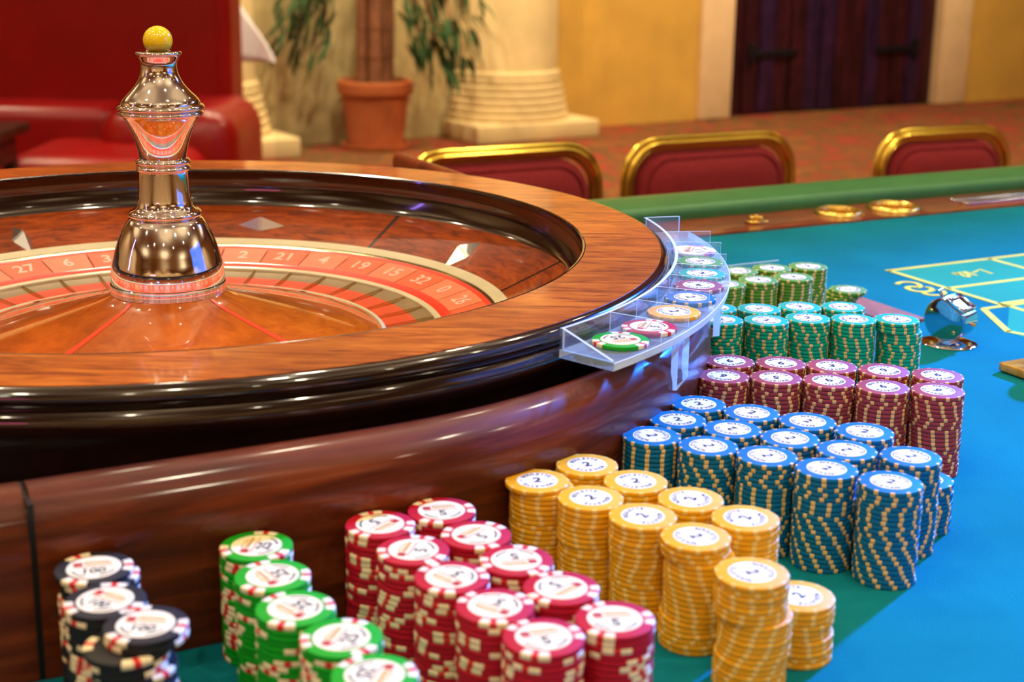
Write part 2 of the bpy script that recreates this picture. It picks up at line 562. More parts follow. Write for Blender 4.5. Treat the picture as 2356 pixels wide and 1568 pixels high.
def T3(x, y, z, rz=0.0):
    return Matrix.Translation((x, y, z)) @ Matrix.Rotation(rz, 4, 'Z')


# ------------------------------------------------------------------ frames of reference
U = Vector((0.8837, 0.4680, 0))       # along the table
V = Vector((-0.4680, 0.8837, 0))      # across the table, towards the players
TA = math.atan2(0.4680, 0.8837)
CX, CY = -0.29766, 1.16517            # wheel spindle
CU, CV = CX * U.x + CY * U.y, CX * V.x + CY * V.y


def uv(u, v, z=0.0):
    p = U * u + V * v
    return Vector((p.x, p.y, TZ + z))


WA = math.atan2(0.528, 0.849)         # direction of the back wall
UW = Vector((0.849, 0.528, 0)).normalized()
VW = Vector((-0.528, 0.849, 0)).normalized()
WV = 7.71


def wl(u, v, z=0.0):
    p = UW * u + VW * v
    return Vector((p.x, p.y, z))


# ------------------------------------------------------------------ the hall
MB().box((0.5, 3.2, -0.05), (13, 17, 0.1)).build('floor', M_carpet, kind='structure')
MB().box((0.5, 3.2, CEIL + 0.05), (13, 17, 0.1)).build('ceiling', M_ceil, kind='structure')
MB().box((-5.9, 3.2, CEIL / 2), (0.1, 17, CEIL)).build('wall_left', M_roomwall, kind='structure')
MB().box((6.9, 3.2, CEIL / 2), (0.1, 17, CEIL)).build('wall_right', M_roomwall, kind='structure')
MB().box((0.5, -5.2, CEIL / 2), (13, 0.1, CEIL)).build('wall_front', M_roomwall, kind='structure')


def wall_piece(name, u0, u1, v0, v1, z0, z1, mt, parent=None, bev=0.0):
    return MB().box(((u0 + u1) / 2, (v0 + v1) / 2, (z0 + z1) / 2), (u1 - u0, v1 - v0, z1 - z0), bev=bev).build(
        name, mt, parent, rot=(0, 0, WA))


# back wall: masonry behind the plant, stucco beside the door
wb = wall_piece('wall_back', -3.2, 4.62, WV + 0.03, WV + 0.23, 0, CEIL, M_mortar)
wb['kind'] = 'structure'
rnd = random.Random(3)
for row in range(9):
    z0 = row * 0.36
    uu = -0.2 - (row % 2) * 0.33
    while uu < 4.6:
        w = 0.66 if row % 3 else 0.78
        u1 = min(uu + w, 4.62)
        if u1 - uu > 0.1:
            d = rnd.uniform(0, 0.012)
            wall_piece('stone_block', uu + 0.006, u1 - 0.006, WV - 0.005 - d, WV + 0.035, z0 + 0.005, min(z0 + 0.354, CEIL), M_stone, wb, 0.008)
        uu += w
w2 = wall_piece('wall_stucco', 4.62, 6.17, WV, WV + 0.23, 0, CEIL, M_stucco)
w2.name = 'wall_centre'
w2['kind'] = 'structure'
wall_piece('ochre_strip', 6.05, 6.17, WV - 0.012, WV + 0.001, 0, CEIL, M_stuccod, w2)
w3 = wall_piece('wall_corner', 8.80, 14.0, WV, WV + 0.23, 0, CEIL, M_stucco)
w3['kind'] = 'structure'
w3.name = 'wall_side'
w4 = wall_piece('wall_over', 6.17, 8.80, WV, WV + 0.23, 2.62, CEIL, M_stucco)
w4['kind'] = 'structure'
w4.name = 'wall_above'
tr = empty('trim_1'); tr['kind'] = 'structure'
for (u0, u1) in ((6.17, 6.45), (8.485, 8.80)):
    z = 0
    k = 0
    while z < 2.5:
        h = 0.86 if k % 2 == 0 else 0.74
        wall_piece('jamb_stone', u0 + 0.002, u1 - 0.002, WV - 0.03, WV + 0.2, z + 0.003, min(z + h, 2.62) - 0.003, M_jamb, tr, 0.008)
        z += h
        k += 1
door = empty('door_1'); door['kind'] = 'structure'
npl = 14
for leaf in range(2):
    for i in range(npl // 2):
        j = leaf * (npl // 2) + i
        w = (8.485 - 6.45) / npl
        d = (j * 37 % 5) * 0.004
        wall_piece('plank', 6.45 + j * w + 0.006, 6.45 + (j + 1) * w - 0.006, WV + 0.05 - d, WV + 0.11, 0.01, 2.6, M_door_violet_lit if j in (2, 5, 6, 9, 12) else M_door, door, 0.008)
wall_piece('door_backing', 6.45, 8.485, WV + 0.11, WV + 0.13, 0.005, 2.62, M_iron, door)
for z in (0.43, 1.9):
    for (ua, ub, s) in ((6.66, 7.08, 1), (7.86, 8.26, -1)):
        mb = MB().box(((ua + ub) / 2, WV + 0.022, z), (ub - ua, 0.012, 0.05), bev=0.004)
        e = ua if s > 0 else ub
        mb.box((e, WV + 0.022, z), (0.06, 0.014, 0.15), bev=0.004)
        mb.build('strap_hinge', M_iron, door, rot=(0, 0, WA))


def column(uc, label):
    root = empty('twisted_column', wl(uc, WV, 0), WA)
    tag(root, label, 'column')
    pl = MB().box((0, -0.218, 0.055), (0.87, 0.436, 0.11), bev=0.012)
    pl.build('plinth', M_column, root)
    for k in range(6):
        z0, z1 = 0.11 + k * 0.043, 0.153 + k * 0.043
        rr = 0.405 - 0.010 * k
        ring = [(0.2, z0 + 0.001)] + [(rr - 0.009 + 0.009 * math.cos(-PI / 2 + PI * t / 6), (z0 + z1) / 2 + 0.0205 * math.sin(-PI / 2 + PI * t / 6)) for t in range(7)] + [(0.2, z1 - 0.001)]
        MB().lathe(ring, 48, -PI, 0).build('base_ring', M_column, root)
    MB().lathe([(0.2, 0.366), (0.345, 0.366), (0.352, 0.374), (0.350, 0.392), (0.338, 0.405), (0.2, 0.405)], 48, -PI, 0).build('collar', M_column, root)
    # twisted fluted shaft
    n, hz = 110, 44
    vs, fs = [], []
    for j in range(hz + 1):
        z = 0.405 + (CEIL - 0.41) * j / hz
        for i in range(n + 1):
            a = -PI + PI * i / n
            ph = a * 10 + z * 5.2
            r = 0.318 + 0.012 * (abs(math.sin(ph / 2)) ** 0.5)
            vs.append((r * math.cos(a), r * math.sin(a), z))
    for j in range(hz):
        for i in range(n):
            q = j * (n + 1) + i
            fs.append((q, q + 1, q + n + 2, q + n + 1))
    link('shaft', mesh('shaft', vs, fs, M_column, ang=50), root)
    return root


column(4.63, 'spiral-fluted pale stone column on square plinth, between potted plant and yellow wall')
column(2.64, 'pale stone column half hidden behind the red booth, by the pale light patch')

# ------------------------------------------------------------------ plant in a terracotta pot
plant = empty('potted_plant', (-0.865, 8.22, 0))
tag(plant, 'leafy cane plant in a terracotta pot against the stone wall', 'plant')
MB().lathe([(0.001, 0.004), (0.155, 0.004), (0.158, 0.02), (0.192, 0.30), (0.196, 0.315), (0.214, 0.318), (0.218, 0.33), (0.218, 0.385), (0.212, 0.392), (0.198, 0.392), (0.190, 0.36), (0.001, 0.36)], 48).build('pot', M_terra, plant)
MB().lathe([(0.001, 0.001), (0.19, 0.001), (0.20, 0.03), (0.185, 0.03), (0.175, 0.012), (0.001, 0.012)], 48).build('saucer', M_terra, plant)
MB().lathe([(0.001, 0.372), (0.10, 0.375), (0.19, 0.366)], 24).build('soil', M_soil, plant)
rnd = random.Random(11)
for (dx, dy, rr) in ((-0.06, 0, 0.036), (0.0, -0.045, 0.040), (0.055, 0.0, 0.034), (0.0, 0.05, 0.032), (0.095, 0.03, 0.022)):
    pts = [(dx + 0.012 * math.sin(z * 2.2 + dx * 40), dy, z) for z in [0.36 + 0.16 * k for k in range(15)]]
    mb = MB()
    for a, b in zip(pts, pts[1:]):
        mb.cyl(a, b, rr * 1.08, rr, 10)
    mb.build('cane', M_cane, plant)
leaf_v = [(0, 0, 0), (0.05, 0.017, 0.006), (0.12, 0.019, 0.0), (0.19, 0.009, -0.02), (0.24, 0, -0.045), (0.19, -0.009, -0.02), (0.12, -0.019, 0.0), (0.05, -0.017, 0.006), (0.05, 0, 0.0), (0.12, 0, -0.006), (0.19, 0, -0.026)]
leaf_f = [(0, 8, 1), (0, 7, 8), (1, 8, 9, 2), (8, 7, 6, 9), (2, 9, 10, 3), (9, 6, 5, 10), (3, 10, 4), (10, 5, 4)]
leaf_me = mesh('leaf', leaf_v, leaf_f, M_leaf)
sprays = [(-0.44, -0.22, 0.66, -0.5, 30), (-0.30, -0.16, 0.72, -0.3, 30), (-0.38, -0.20, 0.86, -0.6, 26), (0.28, -0.10, 0.66, 0.5, 30), (0.40, -0.12, 0.54, 0.4, 30),
          (0.52, -0.06, 0.56, 0.9, 20), (0.24, 0.0, 0.80, 0.4, 28), (0.55, -0.05, 0.80, 0.8, 18), (0.32, 0.0, 0.98, 0.5, 24), (-0.27, -0.10, 1.0, -0.5, 24)]
for (sx, sy, sz, lean, cnt) in sprays:
    sx *= 0.92
    mb = MB().tube([(0.02 * (1 if sx > 0 else -1), 0, 1.35), (sx * 0.5, sy * 0.6, 1.33 + 0.1 * sz), (sx * 0.9, sy, sz + 0.22), (sx, sy, sz)], 0.006, 6)
    mb.build('twig', M_cane, plant)
    for k in range(int(cnt * 1.15)):
        t = rnd.uniform(-0.1, 0.24)
        p = (sx + rnd.uniform(-0.10, 0.10), sy + rnd.uniform(-0.08, 0.08), sz + t)
        az = (0 if sx > 0 else PI) + rnd.uniform(-1.4, 1.4)
        o = link('leaf', leaf_me, plant, p, (rnd.uniform(-0.5, 0.5), rnd.uniform(0.5, 1.45), az))
        s = rnd.uniform(0.55, 0.85)
        o.scale = (s, s * 1.1, s)

# ------------------------------------------------------------------ glass screen, patch of reflected light, red booth, side table
gs = empty('glass_screen', (-0.98, 7.35, 0), 0.1)
tag(gs, 'clear upright glass screen in front of the terracotta pot', 'screen')
MB().box((0.0, 0, 1.1), (0.62, 0.008, 2.2)).build('pane', M_glass, gs)
MB().box((0, 0, 0.011), (0.64, 0.03, 0.02), bev=0.004).build('foot_channel', M_iron, gs)
dr = empty('pale_light_patch', (0, 0, 0))  # patch of reflected light, given shape as a hanging sheet
tag(dr, 'pale triangular patch of reflected light, shaped as a sheet beside the red booth', 'light patch')
n = 16
vs, fs = [], []
for i in range(n + 1):
    t = i / n
    x = -1.72 + 0.48 * t
    zt = 1.34 - 0.76 * t + 0.02
    zb = 0.58
    for k in range(7):
        q = k / 6
        vs.append((x, 7.10 + 0.02 * math.sin(t * 17) * (1 - 0.5 * q), zb + (zt - zb) * q))
for i in range(n):
    for k in range(6):
        q = i * 7 + k
        fs.append((q, q + 7, q + 8, q + 1))
do = link('light_sheet', mesh('light_sheet', vs, fs, M_light_patch), dr)
sm = do.modifiers.new('thickness', 'SOLIDIFY'); sm.thickness = 0.008
MB().cyl((-1.75, 7.10, 0.0), (-1.75, 7.10, 1.5), 0.018, 0.018, 14).build('pole', M_satin, dr)  # pole made up to carry the sheet

booth = empty('red_booth', (-1.9, 6.2, 0))
tag(booth, 'large glossy red vinyl booth seat with tall back, left of the wheel', 'booth')


def rounded_slab(x0, x1, y0, y1, z0, z1, r, seg=8):
    """slab rounded on its right top shoulder and vertical edges"""
    mb = MB()
    mb.box(((x0 + x1) / 2, (y0 + y1) / 2, (z0 + z1) / 2), (x1 - x0, y1 - y0, z1 - z0))
    bm = bmesh.new()
    vs_ = [bm.verts.new(v) for v in mb.v]
    for f in mb.f:
        bm.faces.new([vs_[i] for i in f])
    bmesh.ops.bevel(bm, geom=bm.edges[:], offset=r, segments=seg, affect='EDGES', profile=0.5)
    bmesh.ops.recalc_face_normals(bm, faces=bm.faces)
    bm.verts.index_update()
    out = MB()
    out.add([v.co.copy() for v in bm.verts], [[v.index for v in f.verts] for f in bm.faces])
    bm.free()
    return out


rounded_slab(-1.9, 0.645, -0.10, 0.22, 0.02, 2.3, 0.07).build('backrest', M_redvinyl, booth)
rounded_slab(0.20, 0.755, -0.62, 0.10, 0.02, 0.52, 0.13).build('armrest', M_redvinyl, booth)
rounded_slab(-1.9, 0.22, -0.40, -0.08, 0.02, 0.50, 0.06).build('lumbar_roll', M_redvinyl, booth)
rounded_slab(-0.06, 0.66, -1.02, -0.40, 0.03, 0.385, 0.11).build('seat_cushion', M_redseat, booth)
rounded_slab(-1.9, -0.07, -0.95, -0.38, 0.03, 0.30, 0.08).build('low_cushion', M_redvinyl, booth)
st = empty('side_table', (-2.06, 4.93, 0))
tag(st, 'small dark wooden side table at the left edge before the red booth', 'table')
MB().box((0, 0, 0.50), (0.52, 0.5, 0.035), bev=0.006).build('table_top', M_darkwood, st)
MB().box((0, 0, 0.43), (0.44, 0.42, 0.10), bev=0.006).build('frame', M_darkwood, st)
for sx in (-1, 1):
    for sy in (-1, 1):
        MB().box((sx * 0.2, sy * 0.19, 0.19), (0.045, 0.045, 0.38), bev=0.005).build('leg', M_darkwood, st)

# ------------------------------------------------------------------ chairs
def make_chair(name, loc, rz, w, label, group):
    """stacking chair: gold tube frame, burgundy pads; local -y faces the table"""
    root = empty(name, loc, rz)
    tag(root, label, 'chair', group)
    hw = w / 2
    H = 0.803
    rc = 0.085
    zb = 0.40

    def outline(inset, zlow, taper=0.012):
        pts = []
        h = hw - inset
        r = rc - inset * 0.5
        top = H - inset
        pts.append((-h - taper, zlow))
        pts.append((-h - taper * 0.4, top - 0.2))
        for k in range(9):
            a = PI - (PI / 2) * k / 8
            pts.append((-h + r + r * math.cos(a), top - r + r * math.sin(a)))
        for k in range(9):
            a = PI / 2 - (PI / 2) * k / 8
            pts.append((h - r + r * math.cos(a), top - r + r * math.sin(a)))
        pts.append((h + taper * 0.4, top - 0.2))
        pts.append((h + taper, zlow))
        return pts
    back = lambda z: 0.05 * (z - zb)
    # the frame tube is three ribs side by side
    for k, off in enumerate((0.006, 0.016, 0.026)):
        pts = [(x, back(z) - 0.006 + 0.006 * (k == 1) * -1, z) for x, z in outline(off, 0.40)]
        MB().tube(pts, 0.0062 if k != 1 else 0.007, 10, upv=(0, 1, 0)).build('frame_rib', M_gold, root)
    o2 = outline(0.034, 0.47)
    n = len(o2)
    cx_, cz_ = 0.0, (0.47 + H) / 2
    vs, fs = [], []
    rings = [(1.0, 0.012), (0.995, -0.008), (0.965, -0.020), (0.90, -0.024), (0.885, -0.019), (0.87, -0.026), (0.6, -0.034), (0.25, -0.036)]
    for (s, dy) in rings:
        for (x, z) in o2:
            zz = cz_ + (z - cz_) * s
            vs.append((x * s, back(zz) + dy, zz))
    for q in range(len(rings) - 1):
        for i in range(n):
            j = (i + 1) % n
            fs.append((q * n + i, q * n + j, (q + 1) * n + j, (q + 1) * n + i))
    fs.append(tuple((len(rings) - 1) * n + i for i in range(n)))
    fs.append(tuple(range(n - 1, -1, -1)))
    link('backrest', mesh('backrest', vs, fs, M_fabric, ang=60), root)
    MB().box((0, -0.24, 0.435), (w - 0.03, 0.42, 0.07), bev=0.025).build('seat', M_fabric, root)
    for sx in (-1, 1):
        MB().tube([(sx * (hw + 0.0), -0.01, 0.41), (sx * hw, 0.05, 0.2), (sx * hw, 0.10, 0.003)], 0.011, 10).build('leg', M_gold, root)
        MB().tube([(sx * (hw - 0.02), -0.40, 0.40), (sx * hw, -0.43, 0.2), (sx * hw, -0.45, 0.003)], 0.011, 10).build('leg', M_gold, root)
    return root


make_chair('banquet_chair', (0.397, 2.985, 0), TA, 0.445, 'gold-framed burgundy chair in the middle of the three behind the table', 'gold-framed chairs along the table')
make_chair('banquet_chair', (-0.035, 2.755, 0), TA, 0.445, 'gold-framed burgundy chair nearest the wheel, partly hidden by its rim', 'gold-framed chairs along the table')
make_chair('banquet_chair', (0.940, 3.17, 0), TA - 0.06, 0.385, 'gold-framed burgundy chair at the right end of the row', 'gold-framed chairs along the table')

# ------------------------------------------------------------------ the table
table = empty('roulette_table', (0, 0, 0))
tag(table, 'roulette table with teal-blue felt, green padded armrest and wooden wheel surround', 'table')


def uvbox(mb, u0, u1, v0, v1, z0, z1, bev=0.0, mi=0):
    return mb.box(((u0 + u1) / 2, (v0 + v1) / 2, (z0 + z1) / 2), (u1 - u0, v1 - v0, z1 - z0), mi, None, bev)


R_T = dict(loc=(0, 0, TZ), rot=(0, 0, TA))
uvbox(MB(), -0.55, 2.7, 0.30, 1.507, -0.03, 0.0).build('felt_top', M_felt, table, **R_T)
CUPS = ((1.330, 1.557, 0.0345), (1.430, 1.555, 0.0390))
bm = bmesh.new()
loops = [[(0.70, 1.507), (2.7, 1.507), (2.7, 1.62), (0.70, 1.62)]] + [[(u + 0.9 * r * math.cos(2 * PI * k / 40), v + 0.9 * r * math.sin(2 * PI * k / 40)) for k in range(40)] for u, v, r in CUPS]
edges = []
for lp in loops:
    vv = [bm.verts.new((x, y, 0.0025)) for x, y in lp]
    edges += [bm.edges.new((vv[i], vv[(i + 1) % len(vv)])) for i in range(len(vv))]
bmesh.ops.triangle_fill(bm, edges=edges, use_beauty=True)
ex = bmesh.ops.extrude_face_region(bm, geom=bm.faces[:])
bmesh.ops.translate(bm, verts=[g for g in ex['geom'] if isinstance(g, bmesh.types.BMVert)], vec=(0, 0, -0.0325))
bmesh.ops.recalc_face_normals(bm, faces=bm.faces[:])
me = bpy.data.meshes.new('wooden_border')
bm.to_mesh(me)
bm.free()
me.materials.append(M_border)
smooth(me, 30)
link('wooden_border', me, table, **R_T)
# padded armrest: rounded section along the players' side
sec = []
for k in range(13):
    a = -PI * 0.5 + PI * k / 12
    sec.append((1.617 - 0.012 * math.cos(a), 0.012 + 0.012 * math.sin(a)))
sec = [(1.604 + 0.012 * (1 - math.cos(t)), 0.010 + 0.0 + 0.012 * math.sin(t)) for t in [PI * k / 16 for k in range(0, 9)]]
sec = [(1.606, -0.012), (1.604, 0.006)] + sec + [(1.66, 0.026), (1.705, 0.020), (1.722, 0.010), (1.730, -0.01), (1.725, -0.04), (1.62, -0.05)]
vs = [(u, v, z) for u in (0.735, 2.7) for v, z in sec]
n = len(sec)
fs = [(i, (i + 1) % n, n + (i + 1) % n, n + i) for i in range(n)] + [tuple(range(n - 1, -1, -1)), tuple(range(n, 2 * n))]
link('armrest', mesh('armrest', vs, fs, M_green, ang=50), table, **R_T)
uvbox(MB(), -0.45, 2.55, 0.42, 1.49, -0.22, -0.031, 0.01).build('table_skirt', M_apron, table, **R_T)
for (u0, v0) in ((0.1, 0.9), (1.9, 0.9)):
    uvbox(MB(), u0, u0 + 0.35, v0 - 0.25, v0 + 0.25, -TZ + 0.06, -0.22, 0.02).build('pedestal', M_apron, table, **R_T)
    uvbox(MB(), u0 - 0.06, u0 + 0.41, v0 - 0.35, v0 + 0.35, -TZ + 0.001, -TZ + 0.06, 0.01).build('foot', M_apron, table, **R_T)


# wheel surround: straight bulkhead from the armrest, round the wheel, then straight along the near side
def surround_path():
    path = []                                   # (inner point, outer point) in table coordinates
    for k in range(8):
        v = 1.69 - (1.69 - CV) * k / 8
        path.append(((CU + 0.430 - 0.010 * (1 - k / 8), v), (CU + 0.4475, v)))
    for k in range(49):
        a = -PI / 2 * k / 48
        ro = 0.4475 + 0.019 * (k / 48) ** 1.3
        ri = 0.430
        path.append(((CU + ri * math.cos(a), CV + ri * math.sin(a)), (CU + ro * math.cos(a), CV + ro * math.sin(a))))
    for k in range(1, 26):
        u = CU - k * 0.03
        path.append(((u, CV - 0.430), (u, CV - 0.4665)))
    return path


def surround_panel(path, name, mat=None, zs=1.0):
    vs, fs = [], []
    sect = [(0.0, 0.0), (0.0, 0.090), (0.04, 0.0955), (0.14, 0.0985), (0.35, 0.100), (0.55, 0.0985), (0.75, 0.094), (0.90, 0.087), (0.975, 0.078), (1.0, 0.066), (1.0, 0.0005)]
    k = len(sect)
    for (pi, po) in path:
        for t, z in sect:
            vs.append((pi[0] + (po[0] - pi[0]) * t, pi[1] + (po[1] - pi[1]) * t, z * zs))
    N = len(path)
    for i in range(N - 1):
        for j in range(k - 1):
            fs.append((i * k + j, i * k + j + 1, (i + 1) * k + j + 1, (i + 1) * k + j))
    fs.append(tuple(range(k)))
    fs.append(tuple((N - 1) * k + j for j in range(k - 1, -1, -1)))
    return link(name, mesh(name, vs, fs, mat or M_apron, ang=50), table, **R_T)


path = surround_path()
useam = 0.096
right = [p for p in path if p[0][0] > useam + 0.0018 or p[0][1] > CV - 0.42]
left = [p for p in path if p[0][0] < useam - 0.0018 and p[0][1] < CV - 0.42]
right.append(((useam + 0.0016, CV - 0.430), (useam + 0.0016, CV - 0.4665)))
left.insert(0, ((useam - 0.0016, CV - 0.430), (useam - 0.0016, CV - 0.4665)))
surround_panel(right[:9], 'bulkhead', M_border, 1.05)  # same wood as the surround; lamplight put in as a lighter material
surround_panel(right[8:], 'surround_panel')
surround_panel(left, 'surround_panel')
uvbox(MB(), useam - 0.0014, useam + 0.0014, CV - 0.4655, CV - 0.4305, 0.0, 0.0965).build('seam_strip', M_seam, table, **R_T)

wf = [(-0.5, CV - 0.431), (CU, CV - 0.431)] + [(CU + 0.431 * math.cos(a), CV + 0.431 * math.sin(a)) for a in [-PI / 2 + PI / 2 * k / 24 for k in range(1, 25)]] + [(CU + 0.425, CV + 0.4), (-0.5, CV + 0.4)]
MB().prism(wf, -0.001, 0.0006).build('well_floor', M_seam, table, **R_T)
# printed layout: coloured fields, lines, lettering
A = (1.154, 1.2545)
fld = MB()
for (u0, u1, v0, v1) in ((1.154, 1.315, 1.158, 1.2545), (1.315, 1.476, 1.158, 1.2545), (1.476, 1.637, 1.158, 1.2545), (1.637, 1.80, 1.158, 1.2545), (1.154, 1.80, 1.079, 1.158)):
    uvbox(fld, u0, u1, v0, v1, 0.0, 0.0003)
fld.prism([(1.1595, 1.0715), (1.80, 1.0715), (1.80, 0.84), (1.0832, 0.84), (1.075, 0.9931)], 0.0, 0.0003)
fld.build('layout_field', M_field, table, **R_T)
ln = MB()
LW = 0.0075
for seg in ([(1.150, 1.2545), (1.80, 1.2545)], [(1.154, 1.2545), (1.154, 1.0715)], [(1.154, 1.158), (1.80, 1.158)], [(1.315, 1.2545), (1.315, 1.158)], [(1.476, 1.2545), (1.476, 1.158)],
            [(1.637, 1.2545), (1.637, 1.158)], [(1.154, 1.081), (1.80, 1.081)], [(1.1225, 1.0725), (1.80, 1.0715)], [(1.1225, 1.0725), (1.077, 0.9935)], [(1.077, 0.996), (1.086, 0.975), (1.11, 0.93)],
            [(1.1575, 1.0715), (1.158, 0.84)], [(1.30, 1.0715), (1.30, 0.84)], [(1.44, 1.0715), (1.44, 0.84)]):
    ln.ribbon(seg, LW, 0.0003)
ln.build('layout_line', M_line, table, **R_T)
lt = MB()
LETTERS = [
    [(1.1141, 1.1969), (1.1228, 1.2018), (1.1299, 1.2018), (1.1354, 1.1981), (1.138, 1.1913), (1.1346, 1.1817), (1.1261, 1.1744), (1.1244, 1.1794), (1.1201, 1.1813), (1.1125, 1.1786), (1.1098, 1.1683), (1.1123, 1.1606), (1.1172, 1.1575), (1.1215, 1.1556), (1.1291, 1.1573), (1.1345, 1.1627), (1.1372, 1.17), (1.1334, 1.1711)],
    [(1.1152, 1.1563), (1.1119, 1.1471), (1.1149, 1.1411), (1.1236, 1.1384), (1.1325, 1.1415), (1.1388, 1.1488), (1.139, 1.1547), (1.1333, 1.1542)],
    [(1.2144, 1.2137), (1.2173, 1.209), (1.2174, 1.2024), (1.2152, 1.1936), (1.2197, 1.1916), (1.2257, 1.2004), (1.2268, 1.2082), (1.224, 1.2111), (1.2133, 1.2059), (1.2144, 1.2137)],
    [(1.2325, 1.214), (1.2315, 1.1913)], [(1.2385, 1.2055), (1.2454, 1.2067)], [(1.2469, 1.2077), (1.2584, 1.2145), (1.2553, 1.1907)]]


def curve_pts(p, sub=4):
    """Catmull-Rom through the points of a pen stroke"""
    if len(p) < 4:
        return p
    out = []
    P = [p[0]] + list(p) + [p[-1]]
    for i in range(1, len(P) - 2):
        for k in range(sub):
            t = k / sub
            q = []
            for d in (0, 1):
                a, b, c, e = P[i - 1][d], P[i][d], P[i + 1][d], P[i + 2][d]
                q.append(0.5 * (2 * b + (c - a) * t + (2 * a - 5 * b + 4 * c - e) * t * t + (3 * b - a - 3 * c + e) * t ** 3))
            out.append(tuple(q))
    out.append(p[-1])
    return out


for st_ in LETTERS[:2]:
    lt.ribbon(curve_pts(st_), 0.0062, 0.0004)
for st_ in LETTERS[2:]:
    lt.ribbon(curve_pts(st_), 0.0042, 0.0005)
lt.build('layout_lettering', M_line, table, **R_T)

# brass cups, latch and slot plate let into the border
for (u, v, r) in CUPS:
    p = uv(u, v, 0.0025)
    MB().lathe([(r * 0.80, 0.0010), (r * 0.84, 0.0045), (r * 0.90, 0.0058), (r * 0.96, 0.0050), (r, 0.0030), (r * 1.02, 0.0003)], 48).build('cup_rim', M_brass, table, p)
    MB().lathe([(r * 0.81, 0.0020), (r * 0.79, -0.006), (r * 0.76, -0.020), (r * 0.70, -0.024), (0.0001, -0.025)], 48).build('cup_bowl', M_brass, table, p)
lp = uv(1.178, 1.546, 0.0025)
bm_ = MB().box((0, 0, 0.002), (0.030, 0.018, 0.004), bev=0.0015)
for (dx, dy) in ((-0.007, 0.002), (0.002, -0.005), (0.003, 0.006)):
    bm_.lathe([(0.0001, 0.011), (0.003, 0.0105), (0.0045, 0.008), (0.0045, 0.003)], 14, c=(dx, dy))
bm_.build('brass_latch', M_brass, table, lp, (0, 0, TA))
sp = MB()
uvbox(sp, 1.555, 1.80, 1.536, 1.556, 0.0025, 0.006, 0.0015)
uvbox(sp, 1.555, 1.80, 1.562, 1.578, 0.0025, 0.006, 0.0015)
sp.build('slot_plate', M_satin, table, **R_T)

# ------------------------------------------------------------------ the wheel
wheel = empty('roulette', (CX, CY, TZ))
tag(wheel, 'large wooden roulette wheel with chrome spool-shaped turret at centre', 'roulette wheel')
NW = 240
MB().lathe([(0.30, 0.0005), (0.385, 0.0005), (0.405, 0.03), (0.412, 0.06), (0.4125, 0.092), (0.4165, 0.099), (0.4190, 0.1045), (0.4195, 0.1085), (0.4188, 0.1125), (0.4165, 0.1158),
            (0.4138, 0.1166), (0.4132, 0.1174), (0.4150, 0.1182), (0.4172, 0.1205), (0.4178, 0.1232), (0.4170, 0.1262), (0.4148, 0.1288), (0.4118, 0.12995), (0.4100, 0.1298)], NW).build('outer_moulding', M_black, wheel)
MB().lathe([(0.3485, 0.1285), (0.3490, 0.1301), (0.4105, 0.1301), (0.4108, 0.1285)], NW).build('rim_veneer', M_rim, wheel)
MB().lathe([(0.3500, 0.1296), (0.3482, 0.1304), (0.3466, 0.1298), (0.3462, 0.1280), (0.3480, 0.1255), (0.3512, 0.120), (0.3522, 0.113), (0.3510, 0.105), (0.3480, 0.097), (0.3462, 0.0935), (0.3440, 0.0918)], NW).build('ball_track', M_black, wheel)


def stz(r):
    return 0.0673 + (r - 0.2891) * 0.447


for k in range(8):
    a0 = math.radians(16 + 45 * k + 0.36)
    a1 = math.radians(16 + 45 * (k + 1) - 0.36)
    MB().lathe([(0.2885, stz(0.2885) - 0.004), (0.2885, stz(0.2885)), (0.3455, stz(0.3455)), (0.3455, stz(0.3455) - 0.004)], 30, a0, a1).build('stator_panel', M_stator, wheel)
    MB().lathe([(0.2885, stz(0.2885) - 0.003), (0.2885, stz(0.2885) - 0.0004), (0.3455, stz(0.3455) - 0.0004)], 2, math.radians(16 + 45 * k - 0.38), math.radians(16 + 45 * k + 0.38)).build('seam_strip', M_seam, wheel)
# diamond deflectors, turn about: along the ball path and across it
dv = [(0.0245, 0, 0), (0.002, 0.0092, 0), (-0.002, 0.0092, 0), (-0.0245, 0, 0), (-0.002, -0.0092, 0), (0.002, -0.0092, 0), (0.0015, 0, 0.0105), (-0.0015, 0, 0.0105)]
df = [(0, 1, 6), (1, 2, 7, 6), (2, 3, 7), (3, 4, 7), (4, 5, 6, 7), (5, 0, 6)]
M_facet = plain('facet_nickel', (0.88, 0.88, 0.83, 1), 0.28, 1.0, var=0.03)
dme = mesh('deflector', dv, df, M_facet, ang=12)
for k, ang in enumerate((86, 39, -6, -51, -96, -141, 176, 131.5)):
    a = math.radians(ang)
    r = 0.311 if k % 2 == 0 else 0.306
    slope = math.atan(0.447)
    M = Matrix.Translation((r * math.cos(a), r * math.sin(a), stz(r) + 0.0002)) @ Matrix.Rotation(a, 4, 'Z') @ Matrix.Rotation(-slope, 4, 'Y')
    M = M @ Matrix.Rotation(PI / 2 if k % 2 == 0 else 0, 4, 'Z')
    o = link('deflector', dme, wheel)
    o.matrix_local = M
